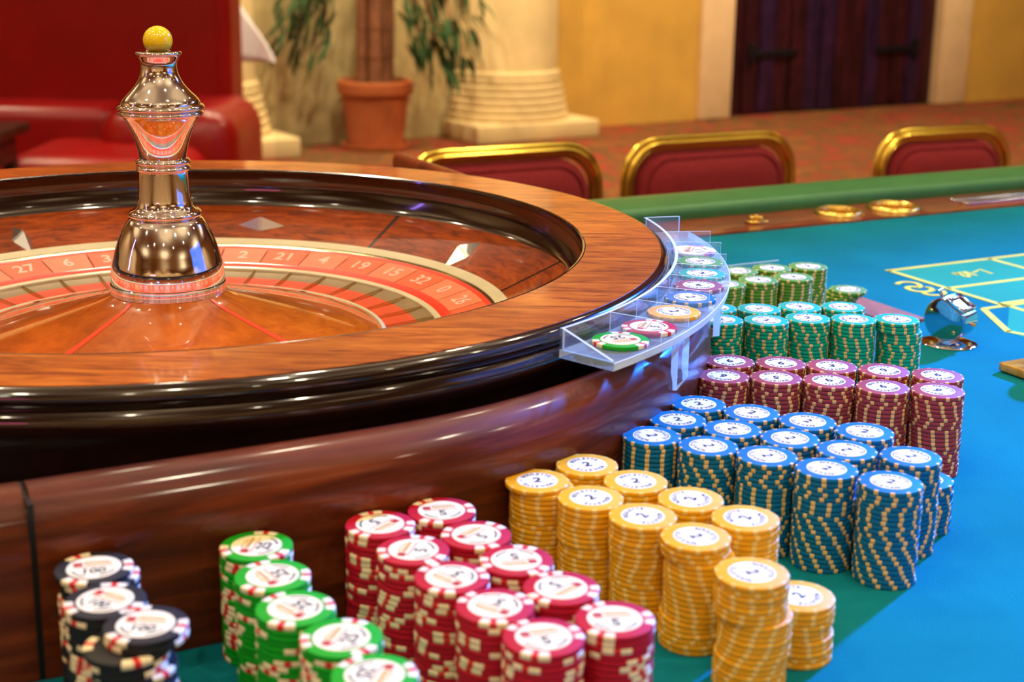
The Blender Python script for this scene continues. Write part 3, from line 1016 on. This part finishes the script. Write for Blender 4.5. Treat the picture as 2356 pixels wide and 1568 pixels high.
# rotor: pale rim, red lines, number cells with numerals, pockets with frets, cone
MB().lathe([(0.2895, 0.0600), (0.2891, 0.0676), (0.2875, 0.0682), (0.2800, 0.0652), (0.2781, 0.0640), (0.2781, 0.058)], NW).build('rotor_rim', M_pale, wheel)
MB().lathe([(0.2781, 0.0635), (0.2770, 0.0638), (0.2755, 0.0633), (0.2750, 0.0626)], NW).build('rim_line', M_fret, wheel)
MB().lathe([(0.2755, 0.0628), (0.2715, 0.0617), (0.2705, 0.0612)], NW).build('red_line', M_redline, wheel)
MB().lathe([(0.2402, 0.0533), (0.2312, 0.0510), (0.2300, 0.0500)], NW).build('red_line', M_redline, wheel)
MB().lathe([(0.2316, 0.0505), (0.2306, 0.0514), (0.2275, 0.0507), (0.2258, 0.0500), (0.2256, 0.0470)], NW).build('pocket_line', M_pale, wheel)
SEQ = [0, 32, 15, 19, 4, 21, 2, 25, 17, 34, 6, 27, 13, 36, 11, 30, 8, 23, 10, 5, 24, 16, 33, 1, 20, 14, 31, 9, 22, 18, 29, 7, 28, 12, 35, 3, 26]
st = 2 * PI / 37
cz = lambda r: 0.0612 + (r - 0.2705) * (0.0612 - 0.0533) / (0.2705 - 0.2402)
ro = math.radians(24)
cell = {c: MB().lathe([(0.2402, cz(0.2402) - 0.003), (0.2402, cz(0.2402)), (0.2560, cz(0.2560) - 0.0001), (0.2706, cz(0.2706)), (0.2706, cz(0.2706) - 0.003)], 6, 0.0022, st - 0.0022).data('number_cell', mm)
        for c, mm in ((0, M_salmon), (1, M_orange))}
floor_ = MB().lathe([(0.1795, 0.0408), (0.2120, 0.0445), (0.2256, 0.0478)], 6, 0.001, st - 0.001, mis=[1, 0]).data('pocket', [M_pocket1, M_pocket2])
fret = MB().add([(0.1795, y, z) for y in (-.0006, .0006) for z in (0.0400, 0.0425)] + [(0.2254, y, z) for y in (-.0006, .0006) for z in (0.0470, 0.0494)],
                [(0, 1, 3, 2), (4, 6, 7, 5), (0, 4, 5, 1), (2, 3, 7, 6), (1, 5, 7, 3)])
fret_me = fret.data('fret', M_fret)
slope = math.atan((0.0612 - 0.0533) / (0.2705 - 0.2402))
for k, num in enumerate(SEQ):
    a = ro + k * st
    c = link('number_cell', cell[k % 2], wheel, rot=(0, 0, a))
    gv, gf = glyphs(str(num), 0.0215, 0.0003)
    nm = MB().add(gv, gf, 0, Matrix.Rotation(st / 2, 4, 'Z') @ Matrix.Translation((0.2555, 0, cz(0.2555) + 0.00025)) @ Matrix.Rotation(-slope, 4, 'Y') @ Matrix.Rotation(-PI / 2, 4, 'Z'))
    nm.build('numeral', M_numeral, c, ang=None)
    link('pocket', floor_, wheel, rot=(0, 0, a))
    link('fret', fret_me, wheel, rot=(0, 0, a))
MB().lathe([(0.1825, 0.038), (0.1822, 0.0448), (0.1812, 0.0458), (0.1785, 0.0455), (0.1780, 0.0442)], NW).build('cone_line', M_pale, wheel)
cone_p = [(0.1784, 0.0445), (0.1740, 0.0472), (0.150, 0.0535), (0.120, 0.0612), (0.090, 0.0690), (0.060, 0.0775), (0.0500, 0.0815), (0.0480, 0.0832), (0.030, 0.0835)]
MB().lathe(cone_p, NW).build('cone', M_cone, wheel)


def conez(r):
    for (r0, z0), (r1, z1) in zip(cone_p, cone_p[1:]):
        if r1 <= r <= r0:
            return z0 + (z1 - z0) * (r - r0) / (r1 - r0)


for ang in (-114, -32, 58, 148):
    vs, fs = [], []
    rs = [0.049 + (0.176 - 0.049) * i / 14 for i in range(15)]
    for r in rs:
        for s in (-1, 1):
            vs.append((r, s * (0.0016 + 0.0022 * (r - 0.049) / 0.127), conez(r) + 0.00025))
    fs = [(2 * i, 2 * i + 2, 2 * i + 3, 2 * i + 1) for i in range(14)]
    link('inlay_line', mesh('inlay_line', vs, fs, M_inlay), wheel, rot=(0, 0, math.radians(ang)))
# turret: turned chrome spool
tp = [(0.0472, 0.0828), (0.0474, 0.0838), (0.0472, 0.0912), (0.0468, 0.0917)]
MB().lathe([(0.030, 0.0826)] + tp, 128).build('turret_collar', M_chrome, wheel)


def bead(r0, zc, hz, dr, n=8):
    return [(r0 + dr * math.cos(-PI / 2 + PI * i / n), zc + hz * math.sin(-PI / 2 + PI * i / n)) for i in range(n + 1)]


body = [(0.0455, 0.0915), (0.0464, 0.0921), (0.0463, 0.098), (0.0460, 0.1045), (0.0452, 0.1085), (0.0438, 0.1125), (0.0423, 0.1182), (0.0404, 0.1240), (0.0382, 0.1300), (0.0355, 0.1355), (0.0326, 0.1412), (0.0298, 0.1453)]
body += bead(0.0268, 0.1492, 0.0030, 0.0030)
body += [(0.0245, 0.1532), (0.0226, 0.1555), (0.0214, 0.162), (0.0206, 0.170), (0.0199, 0.178), (0.0196, 0.1832)]
body += bead(0.0196, 0.1872, 0.0024, 0.0024) + bead(0.0196, 0.1925, 0.0024, 0.0024)
body += [(0.0188, 0.1955), (0.0192, 0.199), (0.0206, 0.2055), (0.0222, 0.2110), (0.0240, 0.2165), (0.0262, 0.2215), (0.0288, 0.2262), (0.0310, 0.2295)]
body += bead(0.0322, 0.2325, 0.0020, 0.0022) + bead(0.0326, 0.2372, 0.0022, 0.0026)
body += [(0.0320, 0.2398), (0.0316, 0.2418), (0.0304, 0.2438), (0.0276, 0.2468), (0.0250, 0.2492), (0.0222, 0.2522), (0.0196, 0.2553), (0.0172, 0.2592), (0.0152, 0.2640), (0.0143, 0.2680), (0.0142, 0.2715), (0.0150, 0.2745), (0.0166, 0.2778)]
body += bead(0.0168, 0.2803, 0.0017, 0.0017, 6) + [(0.0150, 0.2822), (0.0110, 0.2815), (0.0001, 0.2800)]
tur = MB().lathe(body, 160).build('turret', M_chrome, wheel, ang=40)
MB().lathe([(max(0.0117 * math.sin(PI * i / 24), 1e-6), 0.2905 - 0.0117 * math.cos(PI * i / 24)) for i in range(25)], 48).build('yellow_ball', M_ball, tur)

# ------------------------------------------------------------------ clear chip tray on the wheel surround
tray = empty('chip_tray', (CX, CY, TZ))
tag(tray, 'clear curved plastic tray holding one sample chip per compartment, hung beside the wheel', 'tray')
A0, A1 = math.radians(-40.2), math.radians(15.5)
ztb, ztf, ztw = 0.1105, 0.1160, 0.1305
MB().lathe([(0.4215, ztb), (0.4655, ztb), (0.4662, ztf - 0.0003), (0.4655, ztf), (0.4215, ztf), (0.4215, ztb)], 72, A0, A1, mis=[0, 1, 1, 0, 1]).build('tray_floor', [M_acrf, M_acre], tray, ang=30)
MB().lathe([(0.4215, ztf), (0.4215, ztw), (0.4240, ztw), (0.4240, ztf)], 72, A0, A1, mis=[0, 1, 0]).build('inner_wall', [M_acr, M_acre], tray, ang=30)


def radial_plate(name, ang, r0, r1, th, zt0, zt1, z0):
    mb = MB()
    p = [(r0, z0), (r1, z0), (r1, zt1), (r0, zt0)]
    vs = [(r, -th / 2, z) for r, z in p] + [(r, th / 2, z) for r, z in p]
    mb.add(vs, [(0, 1, 2, 3), (7, 6, 5, 4)], 0)
    mb.add(vs, [(0, 4, 5, 1), (1, 5, 6, 2), (2, 6, 7, 3), (3, 7, 4, 0)], 1)
    return mb.build(name, [M_acr, M_acre], tray, rot=(0, 0, ang), ang=20)


CH_ANG = [-35.2, -30.0, -24.0, -18.1, -12.9, -7.6, -1.9, 3.8]
for a, b in zip(CH_ANG, CH_ANG[1:]):
    radial_plate('divider', math.radians((a + b) / 2), 0.4240, 0.4630, 0.0011, ztw, ztw, ztf)
radial_plate('divider', math.radians(6.7), 0.4240, 0.4630, 0.0011, ztw, ztw, ztf)
radial_plate('end_plate', A0 + 0.0025, 0.4240, 0.4640, 0.0022, ztw, ztf + 0.001, ztf)
radial_plate('end_plate', A1 - 0.002, 0.4240, 0.4560, 0.0022, ztw, ztw, ztf)
for ang, zb in ((-27.0, 0.0715), (-10.5, 0.0765)):
    mb = MB()
    x0, x1, w = 0.4555, 0.4605, 0.0105
    vs = [(x, y, z) for x in (x0, x1) for y in (-w, w) for z in (zb, ztb)]
    vs[0] = (x0, -w, zb); vs[2] = (x0, w, zb); vs[4] = (x1, -w, zb + 0.001); vs[6] = (x1, w, zb + 0.005)
    mb.add(vs, [(0, 1, 3, 2), (4, 6, 7, 5)], 0)
    mb.add(vs, [(0, 4, 5, 1), (2, 3, 7, 6), (0, 2, 6, 4), (1, 5, 7, 3)], 1)
    mb.build('leg', [M_acr, M_acre], tray, rot=(0, 0, math.radians(ang)), ang=20)

# ------------------------------------------------------------------ chips
CR, CT = 0.0191, 0.0031
CPROF = [(0.0001, 0.00005), (CR - 0.0007, 0.00005), (CR - 0.0002, 0.00022), (CR, 0.0006), (CR, CT - 0.0006), (CR - 0.0002, CT - 0.00022), (CR - 0.0007, CT - 0.00005), (0.0001, CT - 0.00005)]
rim = [(CR - 0.0016, CT - 0.00005), (CR - 0.0007, CT - 0.00005), (CR - 0.0002, CT - 0.00022), (CR, CT - 0.0006), (CR, 0.0006), (CR - 0.0002, 0.00022), (CR - 0.0007, 0.00005)]
off = 0.00006


def proud(p):
    return [(r + off, z + (off * 0.7 if z > CT / 2 else -off * 0.5)) for r, z in p]


body_me = {k: MB().lathe(CPROF[::-1], 56).data('chip_' + k, M_chip[k], ang=40) for k in CHIPC}
sb = MB()
for k in range(12):
    a = 2 * PI * k / 12
    sb.lathe(proud(rim), 3, a - 0.072, a + 0.072)
spots_me = {'cream': sb.data('edge_spot', M_spot, ang=50), 'straw': sb.data('edge_spot', M_spot_y, ang=50)}
rimv = [(CR - 0.0046, CT - 0.00005)] + rim[1:]


def block(a0, a1, n=4):
    return MB().lathe(proud(rimv), n, math.radians(a0), math.radians(a1))


BL = [(-21.5, -5.2, 0), (-5.2, 5.2, 1), (5.2, 21.5, 0)]
jb = MB()
for g in range(3):
    for (a0, a1, mi) in BL:
        jb.lathe(proud(rimv), 4, math.radians(a0 + 120 * g), math.radians(a1 + 120 * g), mi=mi)
blocks_me = jb.data('edge_block', [M_block, M_blockred], ang=50)
blocks_me2 = jb.data('edge_block', [M_blockpink, M_blockblue], ang=50)
one_block = [(block(-21.5, -5.2).data('edge_block', M_block, 50), 0), (block(-5.2, 5.2, 3).data('edge_block', M_blockred, 50), 1), (block(5.2, 21.5).data('edge_block', M_block, 50), 0)]
inl_r = MB().lathe([(0.0123, CT - 0.00008), (0.0122, CT + 0.00008), (0.0001, CT + 0.00008)], 48).data('inlay', M_white)
inl_v = MB().lathe([(0.0133, CT - 0.00008), (0.0132, CT + 0.00010), (0.0001, CT + 0.00010)], 48).data('inlay', M_cream)
ZP = CT + 0.00016
_print = {}


def roulette_print(digit, ink):
    key = (digit, ink.name)
    if key in _print:
        return _print[key]
    mb = MB()
    v, f = glyphs(digit, 0.0100, 0.00035)
    mb.add(v, f, 0, T3(0, 0, ZP))
    for half in (0, 1):
        for i, ch in enumerate('ROULETTE'):
            a = PI / 2 - (i - 3.5) * math.radians(15.2)
            v, f = glyphs(ch, 0.0040, 0.00012)
            M = Matrix.Rotation(PI * half, 4, 'Z') @ Matrix.Translation((0.0096 * math.cos(a), 0.0096 * math.sin(a), ZP)) @ Matrix.Rotation(a - PI / 2, 4, 'Z')
            mb.add(v, f, 0, M)
    for a in (0, PI):
        mb.lathe([(0.0007, ZP - 0.00005), (0.0001, ZP)], 8, c=(0.0096 * math.cos(a), 0.0096 * math.sin(a)))
    for a in (PI / 2, -PI / 2):
        mb.lathe([(0.0004, ZP - 0.00005), (0.0001, ZP)], 8, c=(0.0068 * math.cos(a), 0.0068 * math.sin(a)))
    _print[key] = mb.data('printing', ink, ang=None)
    return _print[key]


def value_print(num):
    if num in _print:
        return _print[num]
    mb = MB()
    # red square, gilt script with a long tail, thin red rule, value below inside a broken ring
    mb.ribbon([(-0.0100, 0.0040), (-0.0056, 0.0040)], 0.0044, ZP, 2, 0.00004)
    import random as _r
    r = _r.Random(5)
    x = -0.0045
    pts = []
    for k in range(26):
        pts.append((x + k * 0.00052, 0.0040 + (0.0018 if k % 4 == 1 else -0.0012 if k % 4 == 3 else 0.0) * (1.0 - 0.015 * k)))
    mb.ribbon(pts, 0.0011, ZP, 1, 0.00004)
    mb.ribbon([(-0.0050, 0.0068), (0.0010, 0.0072), (0.0070, 0.0062)], 0.0008, ZP, 1, 0.00004)
    mb.ribbon([(-0.0095, 0.0006), (0.0095, 0.0006)], 0.0006, ZP, 2, 0.00004)
    v, f = glyphs(num, 0.0098 if len(num) < 3 else 0.0082, 0.0003)
    mb.add(v, f, 0, T3(0.0, -0.0046, ZP + 0.00003))
    for a0, a1 in ((200, 255), (285, 340)):
        mb.ribbon([(0.0108 * math.cos(math.radians(a)), 0.0108 * math.sin(math.radians(a))) for a in range(a0, a1, 5)], 0.0012, ZP, 0, 0.00004)
    _print[num] = mb.data('printing', [M_inkgrey, M_inkgold, M_inkred], ang=None)
    return _print[num]


ORD = ['topmost', 'second from top', 'third from top', 'fourth from top', 'fifth from top', 'sixth from top', 'seventh from top', 'eighth from top', 'ninth from top', 'tenth from top', 'eleventh from top',
       'twelfth from top', 'thirteenth from top', 'fourteenth from top', 'fifteenth from top', 'sixteenth from top', 'seventeenth from top', 'eighteenth from top', 'nineteenth from top', 'twentieth from top',
       'twenty-first from top', 'twenty-second from top']
# kind: body, look, number printed, value chip?, group
KIND = {
    'blue': ('blue', 'blue chip', '2', 0, 'blue roulette chips stacked beside the wheel'),
    'teal': ('teal', 'teal chip', '2', 0, 'teal roulette chips stacked beside the wheel'),
    'maroon': ('maroon', 'maroon chip', '6', 0, 'maroon roulette chips stacked beside the wheel'),
    'olive': ('green', 'olive-green chip', '2', 0, 'olive-green roulette chips at the far end'),
    'yellow': ('yellow', 'yellow chip', '2', 0, 'yellow roulette chips stacked beside the wheel'),
    'red': ('red', 'red-and-cream chip', '5', 1, 'red value chips stacked beside the wheel'),
    'bright': ('bright', 'green-and-cream chip', '25', 1, 'green value chips stacked beside the wheel'),
    'black': ('black', 'black-and-cream chip', '100', 1, 'black value chips in the near corner'),
}


def chip(kind, loc, rz, label, top, digit=None, prints=True):
    bodyk, look, num, val, grp = KIND[kind]
    c = link(kind.replace('bright', 'green').replace('olive', 'olive_green') + '_chip', body_me[bodyk], None, loc, (0, 0, rz))
    tag(c, label, 'chip', grp)
    if val:
        if top:
            for g in range(3):
                for me, _ in one_block:
                    link('edge_block', me, c, rot=(0, 0, g * 2 * PI / 3))
            il = link('inlay', inl_v, c)
            link('printing', value_print(digit or num), il)
        else:
            o = link('edge_blocks', blocks_me, c)
            o['kind'] = 'stuff'
    else:
        o = link('edge_spots', spots_me['straw' if kind == 'yellow' else 'cream'], c)
        o['kind'] = 'stuff'
        if top:
            il = link('inlay', inl_r, c)
            link('printing', roulette_print(digit or num, M_ink), il)
    return c


def stack(kind, xy, n, where, seed, rot0=None, digit=None, drift=0.5, shifts=None):
    r = random.Random(seed)
    a = r.uniform(0, 6.28)
    look = KIND[kind][1]
    step = r.choice((-1, 1)) * 0.10 * drift
    sx = sy = 0.0
    for i in range(n):                           # i = 0 is the bottom chip
        t = n - 1 - i
        if r.random() < (0.85 if KIND[kind][3] else 0.33):
            a = r.uniform(0, 6.28)
            step = r.choice((-1, 0, 1)) * 0.11 * drift
        a += step + r.uniform(-0.03, 0.03)
        if shifts:
            for (k, dx, dy) in shifts:
                if k == i:
                    sx, sy = dx, dy
        rz = a
        if t == 0 and rot0 is not None:
            rz = rot0
        jx, jy = r.uniform(-0.00028, 0.00028), r.uniform(-0.00028, 0.00028)
        chip(kind, (xy[0] + sx + jx, xy[1] + sy + jy, TZ + 0.00005 + i * CT), rz, '%s, %s, %s' % (look, ORD[t], where), t == 0, digit)


POS = {}
for tok in """b1:0.1239,0.9496 b2:0.1586,0.9323 b3:0.1938,0.9160 b4:0.2277,0.8971 c1:0.1056,0.9154 c2:0.1403,0.8981 c3:0.1755,0.8818 c4:0.2083,0.8611 c5:0.2465,0.8515 d1:0.0854,0.8823 d2:0.1202,0.8649 d3:0.1555,0.8485 d4:0.1884,0.8279 d5:0.2230,0.8068 m1:0.1499,1.0170 m2:0.1887,1.0148 m3:0.2271,1.0094 m4:0.2636,0.9962 m5:0.3019,0.9901 n1:0.1598,1.0550 n2:0.1986,1.0523 n3:0.2371,1.0469 n4:0.2746,1.0370 n5:0.3122,1.0275 t1:0.1697,1.1792 t2:0.2085,1.1794 t3:0.2458,1.1896 t4:0.2846,1.1883 t5:0.3233,1.1906 u1:0.1696,1.2194 u2:0.2084,1.2187 u3:0.2459,1.2284 u4:0.2847,1.2306 v1:0.1906,1.3109 v2:0.2244,1.3300 v3:0.2605,1.3442 w1:0.2109,1.3664 w2:0.2466,1.3814 w3:0.2841,1.3914 x:0.3330,1.4390 ya1:0.0410,0.8276 ya2:0.0693,0.8011 ya3:0.0988,0.7746 ya4:0.1268,0.7478 yf1:0.0119,0.7998 yf2:0.0408,0.7740 yf3:0.0701,0.7485 yf4:0.0975,0.7212 yf5:0.1212,0.6771 rk1:-0.0437,0.7519 rk2:-0.0231,0.7191 rk3:-0.0010,0.6872 rk4:0.0215,0.6557 rk5:0.0462,0.6227 rl1:-0.0762,0.7308 rl2:-0.0556,0.6979 rl3:-0.0335,0.6660 rl4:-0.0110,0.6345 rl5:0.0124,0.6036 g1:-0.1386,0.7000 g2:-0.1237,0.6640 g3:-0.1066,0.6290 g4:-0.0809,0.6000 g5:-0.0620,0.5660 k1:-0.2111,0.6568 k2:-0.1952,0.6215 k3:-0.1700,0.5976 e:0.2591,0.8267 g:0.1509,0.7086""".split():
    k, v = tok.split(':')
    POS[k] = tuple(float(q) for q in v.split(','))
FIVE = ['leftmost', 'second', 'middle', 'fourth', 'rightmost']
FOUR = ['leftmost', 'second', 'third', 'rightmost']
TWO90 = -1.2
B_ROT = {'b1': 0.2, 'b2': -0.7, 'b3': -0.75, 'b4': -0.6, 'c1': 0.1, 'c2': 2.3, 'c3': -1.2, 'c4': 1.9, 'c5': -1.25, 'd1': -1.3, 'd2': -1.35, 'd3': -1.3, 'd4': -0.8, 'd5': -0.7}
for i in range(4):
    stack('blue', POS['b%d' % (i + 1)], 20, '%s stack, back blue row' % FOUR[i], 10 + i, B_ROT['b%d' % (i + 1)])
for i in range(5):
    stack('blue', POS['c%d' % (i + 1)], 20, '%s stack, middle blue row' % FIVE[i], 20 + i, B_ROT['c%d' % (i + 1)])
for i in range(5):
    stack('blue', POS['d%d' % (i + 1)], 20, '%s stack, front blue row' % FIVE[i], 30 + i, B_ROT['d%d' % (i + 1)], drift=1.0)
E_POS = (0.2665, 0.8860)
stack('blue', E_POS, 11, 'short half-hidden stack at right end of the blue chips', 41, 0.3)
MD = ['6', '5', '6', '6', '6']
ND = ['6', '9', '3', '9', '6']
MR = [2.6, 3.0, 0.5, 0.3, 2.2]
NR = [0.25, 3.1, -0.1, 0.4, 0.1]
for i in range(5):
    stack('maroon', POS['m%d' % (i + 1)], 20, '%s stack, front maroon row' % FIVE[i], 50 + i, MR[i], MD[i])
    stack('maroon', POS['n%d' % (i + 1)], 20, '%s stack, back maroon row' % FIVE[i], 60 + i, NR[i], ND[i])
for i in range(5):
    stack('teal', POS['t%d' % (i + 1)], 20, '%s stack, front teal row' % FIVE[i], 70 + i, (0.1, -0.35, 0.0, 1.3, 0.1)[i], shifts=[(0, 0.0022, 0), (17, -0.001, 0)] if i == 4 else None)
for i in range(4):
    stack('teal', POS['u%d' % (i + 1)], 20, '%s stack, back teal row' % FOUR[i], 80 + i, (0.2, -0.9, 0.1, 1.4)[i])
for i in range(3):
    nm = ('left', 'middle', 'right')[i]
    stack('olive', POS['v%d' % (i + 1)], 20, '%s stack, front olive row' % nm, 90 + i, (-1.2, 0.2, 0.1)[i])
    stack('olive', POS['w%d' % (i + 1)], 20, '%s stack, back olive row' % nm, 100 + i, (1.3, 0.0, 0.2)[i])
stack('olive', POS['x'], 9, 'leaning low pile beside the olive stacks', 110, 0.9, shifts=[(0, -0.006, 0.001), (6, -0.004, 0), (7, 0.0, 0.0), (8, 0.004, -0.001)])
YSH = {0: [(0, 0.0012, 0), (19, -0.0015, 0)], 1: [(0, 0.001, 0), (12, 0.0005, 0)], 2: [(0, 0.0006, 0), (13, -0.0006, 0)], 3: [(0, -0.0010, 0), (6, 0.0008, 0), (17, -0.0016, 0.0004)], 4: [(0, 0.0, 0), (6, 0.0012, 0), (9, 0.0016, 0), (13, -0.0012, 0)]}
for i in range(5):
    stack('yellow', POS['yf%d' % (i + 1)], 20, '%s stack, front yellow row' % FIVE[i], 120 + i, (0.1, 0.6, 0.9, -1.1, -1.2)[i], shifts=YSH[i])
for i in range(4):
    stack('yellow', POS['ya%d' % (i + 1)], 20, '%s stack, back yellow row' % FOUR[i], 130 + i, (0.3, 0.1, 1.3, 1.2)[i])
stack('yellow', POS['g'], 11, 'short stack at right end of the yellow chips', 140, 0.8, shifts=[(0, 0.0008, 0), (5, -0.0006, 0), (7, 0.0006, 0)])
FAR5 = ['farthest', 'second', 'middle', 'fourth', 'nearest']
for i in range(5):
    stack('red', POS['rl%d' % (i + 1)], 20, '%s stack, left red row' % FAR5[i], 150 + i, (-2.2, 1.35, 2.4, 2.6, 0.3)[i], drift=0.8)
    stack('red', POS['rk%d' % (i + 1)], 20, '%s stack, right red row' % FAR5[i], 160 + i, (0.25, 0.9, -2.9, -2.3, 0.1)[i], drift=0.8)
for i in range(5):
    stack('bright', POS['g%d' % (i + 1)], 20, '%s stack, green-and-cream row' % FAR5[i], 170 + i, (1.45, 2.2, 2.4, 1.3, -1.8)[i], drift=0.8)
stack('black', POS['k1'], 22, 'farthest black stack', 180, 0.25, shifts=[(0, 0.001, 0), (18, 0.003, -0.001), (21, 0, 0)])
stack('black', POS['k2'], 22, 'middle black stack', 181, -0.5)
stack('black', POS['k3'], 22, 'nearest black stack', 182, -0.05, shifts=[(0, -0.002, -0.008), (12, -0.004, -0.0070), (17, -0.007, -0.0076), (20, 0, 0)])

# one sample chip in each compartment of the tray
SAMPLE = [('bright', 3.6, None), ('red', 1.25, None), ('yellow', -1.2, None), ('blue', -1.3, None), ('maroon', 3.0, '9'), ('teal', 0.0, None), ('olive', -1.0, None), ('white', 1.3, None)]
NAMES = ['green-and-cream chip lying in the nearest compartment of the clear tray', 'red-and-cream chip lying in the second compartment of the clear tray', 'single yellow chip lying inside the clear tray',
         'single blue chip lying inside the clear tray', 'single maroon chip numbered 9 lying inside the clear tray', 'single teal chip lying inside the clear tray', 'single olive-green chip lying inside the clear tray',
         'white chip with pink and blue edge blocks in the farthest filled tray compartment']
KIND['white'] = ('cream', 'white chip', '1', 1, 'sample chips in the clear tray')
for (kd, rz, dg), a, nm in zip(SAMPLE, CH_ANG, NAMES):
    a = math.radians(a)
    o = chip(kd, (CX + 0.4437 * math.cos(a), CY + 0.4437 * math.sin(a), TZ + ztf + 0.0001), rz, nm, True, dg)
    o['group'] = 'sample chips in the clear tray'
    if kd == 'white':
        for c in [c for c in o.children if c.name.startswith('edge_block')]:
            bpy.data.objects.remove(c)
        link('edge_blocks', blocks_me2, o)['kind'] = 'stuff'

# ------------------------------------------------------------------ chip guard, wooden strip, counters on the felt
gd = empty('chip_guard', uv(0.97, 1.243, 0), TA)
tag(gd, 'thin clear plastic guard standing behind the olive chip stacks', 'guard')
MB().box((-0.08, 0.0, 0.0155), (0.18, 0.0012, 0.030)).build('sheet', M_acr, gd)
MB().box((-0.08, 0.0, 0.0308), (0.18, 0.0013, 0.0006)).build('top_edge', M_acre, gd)
wsx = MB()
wsx.prism([(1.0300, 1.1690), (1.0300, 1.0600), (0.985, 1.0600), (0.985, 1.1520), (1.013, 1.1590)], 0.0002, 0.0030)
ws = wsx.build('wooden_strip', plain('brown_wood_sheen', srgb(158, 106, 88), 0.4, var=0.12, scale=60), None, **R_T)  # sheen on the wood put into its paler base colour
tag(ws, 'flat brown wooden strip lying on the felt behind the teal chips', 'board')

# chrome hand counter on a round foot
tc = empty('tally_counter', (0.4140, 1.3370, TZ), TA + 0.36)
M_drum = plain('dark_chrome', (0.50, 0.51, 0.53, 1), 0.08, 1.0, var=0.03)
tag(tc, 'round chrome tally counter on a round foot, standing on the blue felt', 'counter')
MB().lathe([(0.0001, 0.0030), (0.020, 0.0028), (0.0262, 0.0018), (0.0272, 0.0009), (0.0270, 0.0002), (0.0001, 0.0002)], 64).build('foot', M_chrome, tc)
for k in range(3):
    a = 0.6 + k * 2.1
    MB().lathe([(0.0001, 0.0046), (0.0016, 0.0043), (0.0023, 0.003), (0.0023, 0.0022)], 14, c=(0.0205 * math.cos(a), 0.0205 * math.sin(a))).build('screw', M_brass, tc)
# drum: axis along local x, flattened on top for the window
R0, ZC = 0.0212, 0.0262
flat_n = Vector((0, -0.50, 0.866))
outl = []
for k in range(72):
    a = 2 * PI * k / 72
    p = Vector((0, math.cos(a), math.sin(a)))
    d = p.dot(flat_n)
    r = R0
    if d * R0 > 0.0163:
        p = p * (0.0163 / d) / R0
        if p.length * R0 > R0:
            p = p.normalized()
    outl.append((p.y * R0, p.z * R0))
vs, fs = [], []
ringsx = [(-0.0150, 0.90), (-0.0146, 0.965), (-0.0135, 0.995), (-0.0125, 1.0), (0.0125, 1.0), (0.0135, 0.995), (0.0146, 0.965), (0.0150, 0.90)]
for (x, s) in ringsx:
    for (y, z) in outl:
        vs.append((x, y * s, ZC + z * s))
n = len(outl)
for q in range(len(ringsx) - 1):
    for i in range(n):
        j = (i + 1) % n
        fs.append((q * n + i, (q + 1) * n + i, (q + 1) * n + j, q * n + j))
fs.append(tuple(range(n)))
fs.append(tuple((len(ringsx) - 1) * n + i for i in range(n - 1, -1, -1)))
link('drum', mesh('drum', vs, fs, M_drum, ang=40), tc)
FM = Matrix.Translation((0, flat_n.y * 0.0163, ZC + flat_n.z * 0.0163)) @ Matrix.Rotation(math.atan2(-flat_n.y, flat_n.z), 4, 'X')
fr_ = MB()
for (cx, cy, sx, sy) in ((0, 0.0082, 0.029, 0.0045), (0, -0.0082, 0.029, 0.0045), (-0.0125, 0, 0.0045, 0.0185), (0.0125, 0, 0.0045, 0.0185)):
    fr_.box((cx, cy, 0.0015), (sx, sy, 0.0030), mat=FM, bev=0.0006)
fr_.build('window_frame', M_chrome, tc)
MB().box((0, 0, 0.0004), (0.021, 0.012, 0.0006), mat=FM).build('window', M_window, tc)
MB().cyl((0, 0.010, 0.044), (-0.001, 0.013, 0.0500), 0.0018, 0.0018, 12).cyl((-0.006, 0.013, 0.0500), (0.004, 0.0135, 0.0508), 0.0022, 0.0017, 12).build('reset_lever', M_chrome, tc)
for (y, z) in ((0.0135, 0.0070), (-0.0105, -0.0110)):
    MB().cyl((-0.0148, y, ZC + z), (-0.0162, y, ZC + z), 0.0022, 0.0014, 14).build('screw', M_brass, tc)
MB().cyl((0.004, -0.0205, ZC - 0.004), (0.004, -0.0240, ZC - 0.0045), 0.0016, 0.0016, 10).build('push_button', M_brass, tc)
MB().box((0, 0, 0.0050), (0.022, 0.012, 0.0050), bev=0.001).build('bracket', M_chrome, tc)

# second counter on a gilt board, at the right edge
t2 = empty('board_counter', uv(1.008, 0.858, 0), TA)
tag(t2, 'ridged black and chrome counter on a gilt wooden board, cut off by the right edge', 'counter')
MB().box((0, 0, 0.0050), (0.086, 0.080, 0.0085), bev=0.0022).build('board', M_goldwood, t2)
MB().box((-0.012, 0.012, 0.0096), (0.034, 0.026, 0.0008), bev=0.0003).build('plaque', M_plaque, t2)
rg = MB()
pr = [(0.0001, 0.0)]
for k in range(9):
    z = k * 0.0042
    pr += [(0.0165, z + 0.0002), (0.0178, z + 0.0010), (0.0178, z + 0.0030), (0.0165, z + 0.0040)]
pr += [(0.0001, 0.0382)]
rg.lathe(pr, 48, mat=Matrix.Translation((-0.012, 0.004, 0.0282)) @ Matrix.Rotation(PI / 2, 4, 'Y') @ Matrix.Rotation(0.0, 4, 'Z'))
rg.build('ridged_drum', M_black, t2)
MB().lathe([(0.0001, -0.004), (0.0120, -0.004), (0.0170, -0.002), (0.0186, 0.0), (0.0186, 0.003), (0.0170, 0.0036)], 48, mat=Matrix.Translation((-0.012, 0.004, 0.0282)) @ Matrix.Rotation(PI / 2, 4, 'Y')).build('end_cap', M_chrome, t2)
